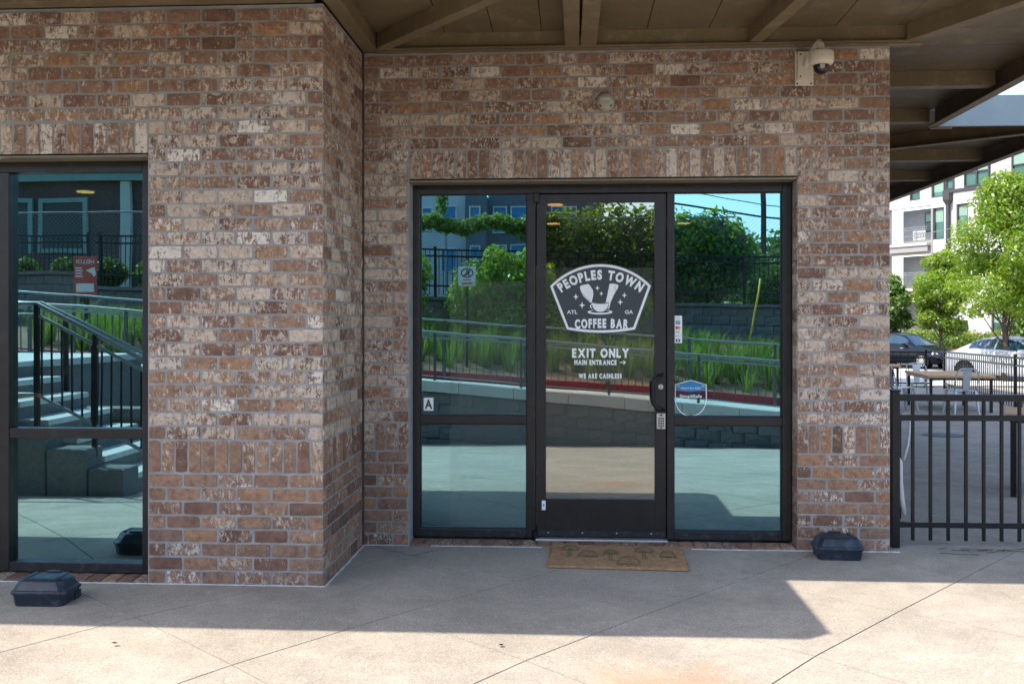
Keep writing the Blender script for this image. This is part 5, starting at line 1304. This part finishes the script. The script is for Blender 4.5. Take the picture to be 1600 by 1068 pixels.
# staircase at the left
sg = thing('plaza_staircase', 'pale concrete staircase climbing to the ramp across the plaza', 'staircase', (-5.4, -5.6, -.2))
for i in range(7):
    xn = -4.45-.30*i; zt = -.21+.182*(i+1); xe = -8.6
    c_ = MB(); 
    MB().box((xn-.33, -6.35, zt-.06), (xn+.02, -4.90, zt)).build('step', M['step'], sg, bevel=.006)
    MB().box((xn-.33, -6.34, -.5), (xn-.0, -4.91, zt-.061)).build('riser', M['block'], sg)
MB().box((-9.2, -10.0, -.5), (-6.6, -4.95, .95)).build('landing', M['block'], sg); MB().box((-9.2, -10.0, .951), (-6.56, -4.93, 1.04)).build('landing_slab', M['cap'], sg)
for i, (xa, xb, zt) in enumerate(((-4.72, -4.36, .08), (-5.14, -4.73, .27), (-5.62, -5.15, .45), (-9.0, -5.63, .64))):
    MB().box((xa, -4.86, -.5), (xb, -4.50, zt)).build('cheek_wall', M['block'], sg, bevel=.02)
MB().box((-8.2, -6.75, -.5), (-4.3, -6.40, .50)).build('side_wall', M['block'], sg)
def stair_rail(y, x0, z0, x1, z1, hh, label, full=True):
    t = thing('stair_railing', label, 'railing', (x0, y, z0))
    for dz, r_ in ((hh, .024), (hh-.11, .018), (.07, .018)) if full else ((hh, .022),): MB().tube([(x0, y, z0+dz), (x1, y, z1+dz), (x1-.9, y, z1+dz)], r_, 8).build('handrail', M['galv'] if dz < hh else M['galv'], t, smooth=True)
    n = 13 if full else 0
    for i in range(n):
        f_ = (i+.5)/n; x = x0+(x1-x0)*f_; z = z0+(z1-z0)*f_; MB().box((x-.008, y-.008, z+.07), (x+.008, y+.008, z+hh-.11)).build('picket', M['black_metal'], t)
    for f_ in ((.0, .55, 1) if full else (.3, .85)): x = x0+(x1-x0)*f_; z = z0+(z1-z0)*f_; MB().beam((x, y, z-.25), (x, y, z+hh), .045, .045).build('post', M['black_metal'], t)
stair_rail(-4.72, -4.02, .04, -5.35, .72, .98, 'nearer sloping steel railing of the plaza staircase')
stair_rail(-6.38, -4.3, -.10, -6.2, .82, .92, 'farther sloping steel railing of the plaza staircase', False)
# grass tufts
def tuft(mb, x, y, z, h, n, r_):
    for k in range(n):
        a = r_.uniform(0, 6.28); sp = r_.uniform(.02, .85)*h; hh = h*r_.uniform(.6, 1.1); w_ = .003+.003*r_.random(); bx, by = x+.05*math.cos(a), y+.05*math.sin(a); nx, ny = -math.sin(a)*w_, math.cos(a)*w_
        mx, my = bx+sp*.45*math.cos(a), by+sp*.45*math.sin(a); ex, ey = bx+sp*1.15*math.cos(a), by+sp*1.15*math.sin(a)
        mb.add([(bx-nx, by-ny, z), (bx+nx, by+ny, z), (mx+nx, my+ny, z+hh*.7), (mx-nx, my-ny, z+hh*.7), (ex, ey, z+hh*(.95-.25*sp/h))], [(0, 1, 2, 3), (3, 2, 4)])
gr = random.Random(9); mb = MB()
for x_ in np.arange(-9.8, 7.6, .25):
    for row, yy in enumerate((-12.5, -12.95, -13.5, -14.1, -14.8)):
        if row == 0 and gr.random() < .7: continue
        x = x_+gr.uniform(-.17, .17); y = yr(x)-YR+yy+gr.uniform(-.2, .2); tuft(mb, x, y, slz(x, y)-.02, gr.uniform(.5, .9), 70, gr)
tag(mb.build('ornamental_grass', M['grass']), kind='stuff')
# shrubs, vines, trees of the far side
def bush(name, label, cat, blobs, n, size, m, seed, group=None, stems=None):
    b0 = blobs[0]; t = thing(name, label, cat, (b0[0], b0[1], 1.0), 0, group)
    leaf_cloud('foliage', blobs, n, size, m, t, seed, .15)
    mb = MB()
    for (sx, sy, sz) in (stems if stems is not None else [(b0[0], b0[1], 1.0)]):
        for q_ in blobs[:6]: mb.tube([(sx, sy, sz), ((sx+q_[0])/2, (sy+q_[1])/2, (sz+q_[2])/2+.1), (q_[0], q_[1], q_[2])], [.035, .025, .008], 5)
    if mb.v: mb.build('branches', M['bark'], t)
    return t
bush('green_shrub', 'tall bright green shrub behind the ramp reflected in the left side pane', 'shrub', [(-1.7, -14.6, 1.9, .75, .6, .7), (-2.05, -14.5, 2.35, .55, .5, .5), (-1.35, -14.6, 2.4, .5, .5, .45), (-1.65, -14.6, 2.85, .35, .35, .35), (-1.1, -14.6, 1.7, .55, .5, .6), (-2.2, -14.4, 1.6, .4, .4, .5), (-.75, -14.7, 2.3, .5, .5, .6), (-1.0, -14.7, 2.8, .35, .35, .3), (-1.3, -14.3, 1.5, .7, .5, .45), (-.6, -14.4, 1.6, .5, .5, .5), (-2.4, -14.5, 2.0, .35, .35, .45)], 13000, .05, M['leaf_bright'], 21)
bush('green_shrub', 'bright green shrub at the left edge of the left side pane reflection', 'shrub', [(-3.65, -14.7, 2.1, .5, .5, .8), (-3.4, -14.7, 2.6, .35, .4, .45), (-3.8, -14.7, 1.6, .4, .4, .5)], 3000, .055, M['leaf_bright'], 22)
bush('green_shrub', 'soft green shrub behind the ramp reflected through the film of the door', 'shrub', [(.1, -14.8, 1.9, .5, .5, .6), (.75, -14.8, 1.75, .55, .5, .6), (1.35, -14.9, 1.9, .4, .4, .5), (.4, -14.8, 2.3, .35, .35, .35)], 6000, .055, M['leaf_bright'], 27)
bush('vine', 'band of leafy vine along the top of the chain link fence', 'vine', [(-3.9+.42*k, -17.5, 3.92+.09*math.sin(k*1.7), .36, .28, .20) for k in range(9)] + [(-.9, -17.5, 3.8, .5, .4, .45), (-3.2, -17.4, 4.5, .18, .15, .4)], 5200, .055, M['leaf_vine'], 23, stems=[])
bush('vine_thicket', 'large leafy vine thicket draped over the fence behind the door reflection', 'vine', [(.0, -18.0, 3.3, .95, .8, 1.05), (1.0, -18.2, 3.5, 1.0, .9, 1.05), (2.0, -18.2, 3.4, .95, .9, 1.05), (.5, -17.8, 2.6, 1.1, .7, .8), (1.6, -17.8, 2.5, 1.1, .7, .8), (-.5, -17.9, 3.0, .6, .5, .9)], 15000, .072, M['leaf_vine'], 24, stems=[(.8, -18, 2)])
bush('vine_thicket', 'rounded leafy thicket over the fence reflected in the right side pane', 'vine', [(2.9, -18.0, 3.3, .85, .8, .95), (3.6, -18.1, 3.3, .85, .8, .95), (4.1, -18.0, 3.1, .55, .6, .75), (3.2, -17.8, 2.6, .9, .6, .7), (3.3, -18, 3.7, .5, .5, .35)], 12000, .075, M['leaf_thicket'], 25, stems=[(3.4, -18, 2)])
for i, (x, y, s_, n_) in enumerate(((8.5, -36, 3.2, 6000), (4.5, -44, 3.0, 5000), (13, -34, 3.5, 6000), (0.5, -40, 2.6, 4000))):
    tree((x, y, 1.2), 2.6+s_*.2, s_, 0, M['leaf_mid'], n_, .14, ('wide tree beyond the fence nearest the utility pole', 'tree far behind the right thicket', 'rightmost wide tree beyond the block wall', 'tree behind the door thicket')[i], 60+i, .12, group='trees beyond the block wall', name='background_tree')
for k in range(5):
    x = 4.9+.8*k; bl = [(x, -19.5-.3*k, 2.6, .6, .5, .75), (x+.3, -19.6, 2.2, .6, .5, .5)]
    o = leaf_cloud('undergrowth', bl, 1700, .06, M['leaf_mid'], None, 90+k, .2); tag(o, ORD[k]+' low green bush rightwards from the thicket behind the iron fence', 'bush', 'bushes behind the iron fence')
for k in range(6):
    x = -14.4+1.0*k; bl = [(x, -17.0, 2.62, .40, .35, .34)]
    o = leaf_cloud('undergrowth', bl, 1100, .06, M['leaf_mid'], None, 120+k, .2); tag(o, ORD[k]+' low bright bush from the left before the dark brick house', 'bush', 'bright bushes before the brick house')
# utility pole, wires, guy guard
up = thing('utility_pole', 'tall wooden utility pole beyond the block wall reflected in the right pane', 'utility pole', (5.5, -22, 1.9))
MB().tube([(5.5, -22, 1.9), (5.52, -22, 10.5)], [.080, .065], 12).build('pole', M['pole_wood'], up, smooth=True)
MB().box((4.3, -22.1, 9.2), (6.7, -21.95, 9.35)).build('crossarm', M['pole_wood'], up)
for i, (a, b, r_, lb) in enumerate((((-14, -22, 8.9), (5.5, -22, 4.50), .030, 'thick lowest overhead cable running down to the utility pole'), ((-14, -22.1, 9.8), (5.5, -22, 4.85), .014, 'thin overhead cable just above the thick one'), ((-14, -22.2, 10.2), (5.5, -22, 5.6), .012, 'thin overhead cable meeting the pole higher up'), ((5.5, -22, 4.50), (22, -22.1, 3.9), .028, 'overhead cable leaving the utility pole to the right'), ((5.5, -22, 4.85), (22, -22.2, 4.4), .014, 'thin overhead cable leaving the utility pole to the right'))):
    a, b = Vector(a), Vector(b); pts = [a.lerp(b, k/16)-Vector((0, 0, .35*math.sin(math.pi*k/16))) for k in range(17)]
    tag(MB().tube(pts, r_, 6).build('overhead_cable', M['rubber']), lb, 'cable')
tag(MB().tube([(3.96, -15.6, .95), (4.05, -15.6, 1.35), (4.17, -15.7, 1.95), (4.25, -15.7, 2.5)], .022, 8).build('guy_wire_guard', M['yellow'], smooth=True), 'bright yellow plastic guy wire guard leaning in front of the block wall', 'wire guard')
# signs
sg1 = thing('no_turn_sign', 'small white sign with a circled crossed R on a dark post', 'sign', (-2.06, -12.5, .6))
MB().box((-2.085, -12.52, .4), (-2.035, -12.47, 2.60)).build('post', M['black_metal'], sg1)
pn = MB().box((-2.23, -12.465, 2.22), (-1.89, -12.455, 2.60)).build('sign_face', M['sign_white'], sg1, bevel=.004)
mb = MB(); ro = [(-2.06+.125*math.cos(2*math.pi*k/28), 2.475+.095*math.sin(2*math.pi*k/28)) for k in range(28)]; ri = [(-2.06+.105*math.cos(2*math.pi*k/28), 2.475+.075*math.sin(2*math.pi*k/28)) for k in range(28)]
mb.add([(x, -12.452, z) for x, z in ro+ri], [(k, (k+1) % 28, 28+(k+1) % 28, 28+k) for k in range(28)])
put_text(mb, 'R', -2.06, 2.475, -12.452, .12, .09, .02, face=1); mb.beam((-2.13, -12.451, 2.42), (-1.99, -12.451, 2.53), .002, .016)
mb.build('crossed_letter', M['black'], sg1)
mb = MB(); mb.box((-2.14, -12.455, 2.325), (-1.98, -12.452, 2.345)); mb.box((-2.16, -12.455, 2.255), (-1.96, -12.452, 2.285)); mb.build('red_line', M['red_print'], sg1)
sg2 = thing('hello_sign', 'red sign reading HELLO on a post behind the ramp reflected in the bay window', 'sign', (-8.72, -12.5, .9))
MB().box((-8.75, -12.53, .7), (-8.70, -12.48, 2.66)).build('post', M['black_metal'], sg2)
MB().box((-8.945, -12.475, 1.99), (-8.505, -12.46, 2.69)).build('sign_face', M['sign_red'], sg2, bevel=.004)
mb = MB(); put_text(mb, 'HELLO!', -8.725, 2.60, -12.457, .075, .33, .015, face=1)
mb.plate([(-8.55, 2.50), (-8.72, 2.44), (-8.60, 2.38), (-8.56, 2.32), (-8.52, 2.36)], -12.458, -12.455, 0)
mb.box((-8.90, -12.458, 2.04), (-8.56, -12.455, 2.20)); 
for k in range(4): mb.box((-8.91, -12.458, 2.32+.05*k), (-8.78-.01*(k % 2), -12.455, 2.345+.05*k))
mb.build('sign_print', M['sign_white'], sg2)
tag(MB().box((-8.25, -12.95, 1.05), (-8.05, -12.85, 1.35)).build('electrical_box', M['galv'], bevel=.01), 'small pale electrical box at the left end of the slope', 'box')
# brick house
hs = thing('brick_house', 'dark brick house with a green eave and pale downspouts beyond the fence', 'house', (-17, -26, 2))
MB().box((-24, -34, 1.6), (-13.2, -26, 5.95)).build('wall', M['house_brick'], hs)
MB().box((-24.2, -34, 5.951), (-12.9, -25.7, 6.25)).build('eave', M['house_green'], hs)
MB().add([(-24.4, -25.6, 6.26), (-12.7, -25.6, 6.26), (-12.7, -30, 7.6), (-24.4, -30, 7.6), (-24.4, -34.2, 6.26), (-12.7, -34.2, 6.26)], [(0, 1, 2, 3), (3, 2, 5, 4), (1, 5, 2), (0, 3, 4), (0, 4, 5, 1)]).build('roof', M['galv'], hs)
f = MB().box((-17.0, -25.99, 3.7), (-16.86, -25.90, 5.45)).box((-15.50, -25.99, 3.7), (-15.36, -25.90, 5.45)).box((-16.86, -25.99, 5.31), (-15.50, -25.90, 5.45)).box((-16.86, -25.99, 3.7), (-15.50, -25.90, 3.84)).build('window', M['house_green'], hs)
o = MB().box((-16.86, -25.985, 3.84), (-15.50, -25.95, 5.31)).build('pane', M['dark_pane'], None); o.parent = f; o.location = -wloc(f)
f = MB().box((-18.6, -25.99, 3.7), (-18.46, -25.90, 5.45)).box((-17.34, -25.99, 3.7), (-17.2, -25.90, 5.45)).box((-18.46, -25.99, 5.31), (-17.34, -25.90, 5.45)).build('window', M['house_green'], hs)
o = MB().box((-18.46, -25.985, 3.7), (-17.34, -25.95, 5.31)).build('pane', M['dark_pane'], None); o.parent = f; o.location = -wloc(f)
for x in (-14.1, ): MB().box((x-.16, -25.98, 1.8), (x+.16, -25.80, 5.94)).build('downspout', M['cap'], hs)
# apartment block
ab = thing('distant_apartment', 'pale and slate apartment block with blue windows behind the vines', 'building', (-5, -42, 2))
MB().box((-16, -52, 1.6), (-5.21, -42, 7.75)).build('pale_wall', M['siding'], ab); MB().box((-5.20, -52, 1.6), (-4.20, -41.6, 7.70)).build('slate_tower', M['apt_grey'], ab); MB().box((-4.19, -52, 1.6), (1.5, -42.6, 7.9)).build('slate_wall', M['apt_grey'], ab)
for (a, z0, b, z1, yy) in ((-7.3, 6.1, -6.9, 7.1, -42), (-6.4, 6.0, -5.7, 7.2, -42), (-6.4, 4.0, -5.7, 5.1, -42), (-8.6, 6.0, -7.9, 7.2, -42), (-10.2, 6.0, -9.4, 7.2, -42), (-4.95, 6.3, -4.55, 7.1, -41.6), (-4.95, 4.5, -4.55, 5.2, -41.6), (-3.9, 6.0, -3.3, 7.2, -42.6), (-3.0, 6.0, -1.3, 7.2, -42.6), (-3.0, 4.3, -1.3, 5.3, -42.6), (-.9, 6.0, .2, 7.2, -42.6), (-3.8, 4.3, -3.3, 5.3, -42.6)):
    f = MB().box((a-.06, yy+.001, z0-.06), (a, yy+.09, z1+.06)).box((b, yy+.001, z0-.06), (b+.06, yy+.09, z1+.06)).box((a, yy+.001, z1), (b, yy+.09, z1+.06)).box((a, yy+.001, z0-.06), (b, yy+.09, z0)).build('window', M['sign_white'], ab)
    o = MB().box((a, yy+.002, z0), (b, yy+.04, z1)).build('pane', M['aptglass'] if 'aptglass' in M else M['blue_print'], None); o.parent = f; o.location = -wloc(f)
print('slabs', nslab, 'objects', len(bpy.data.objects))
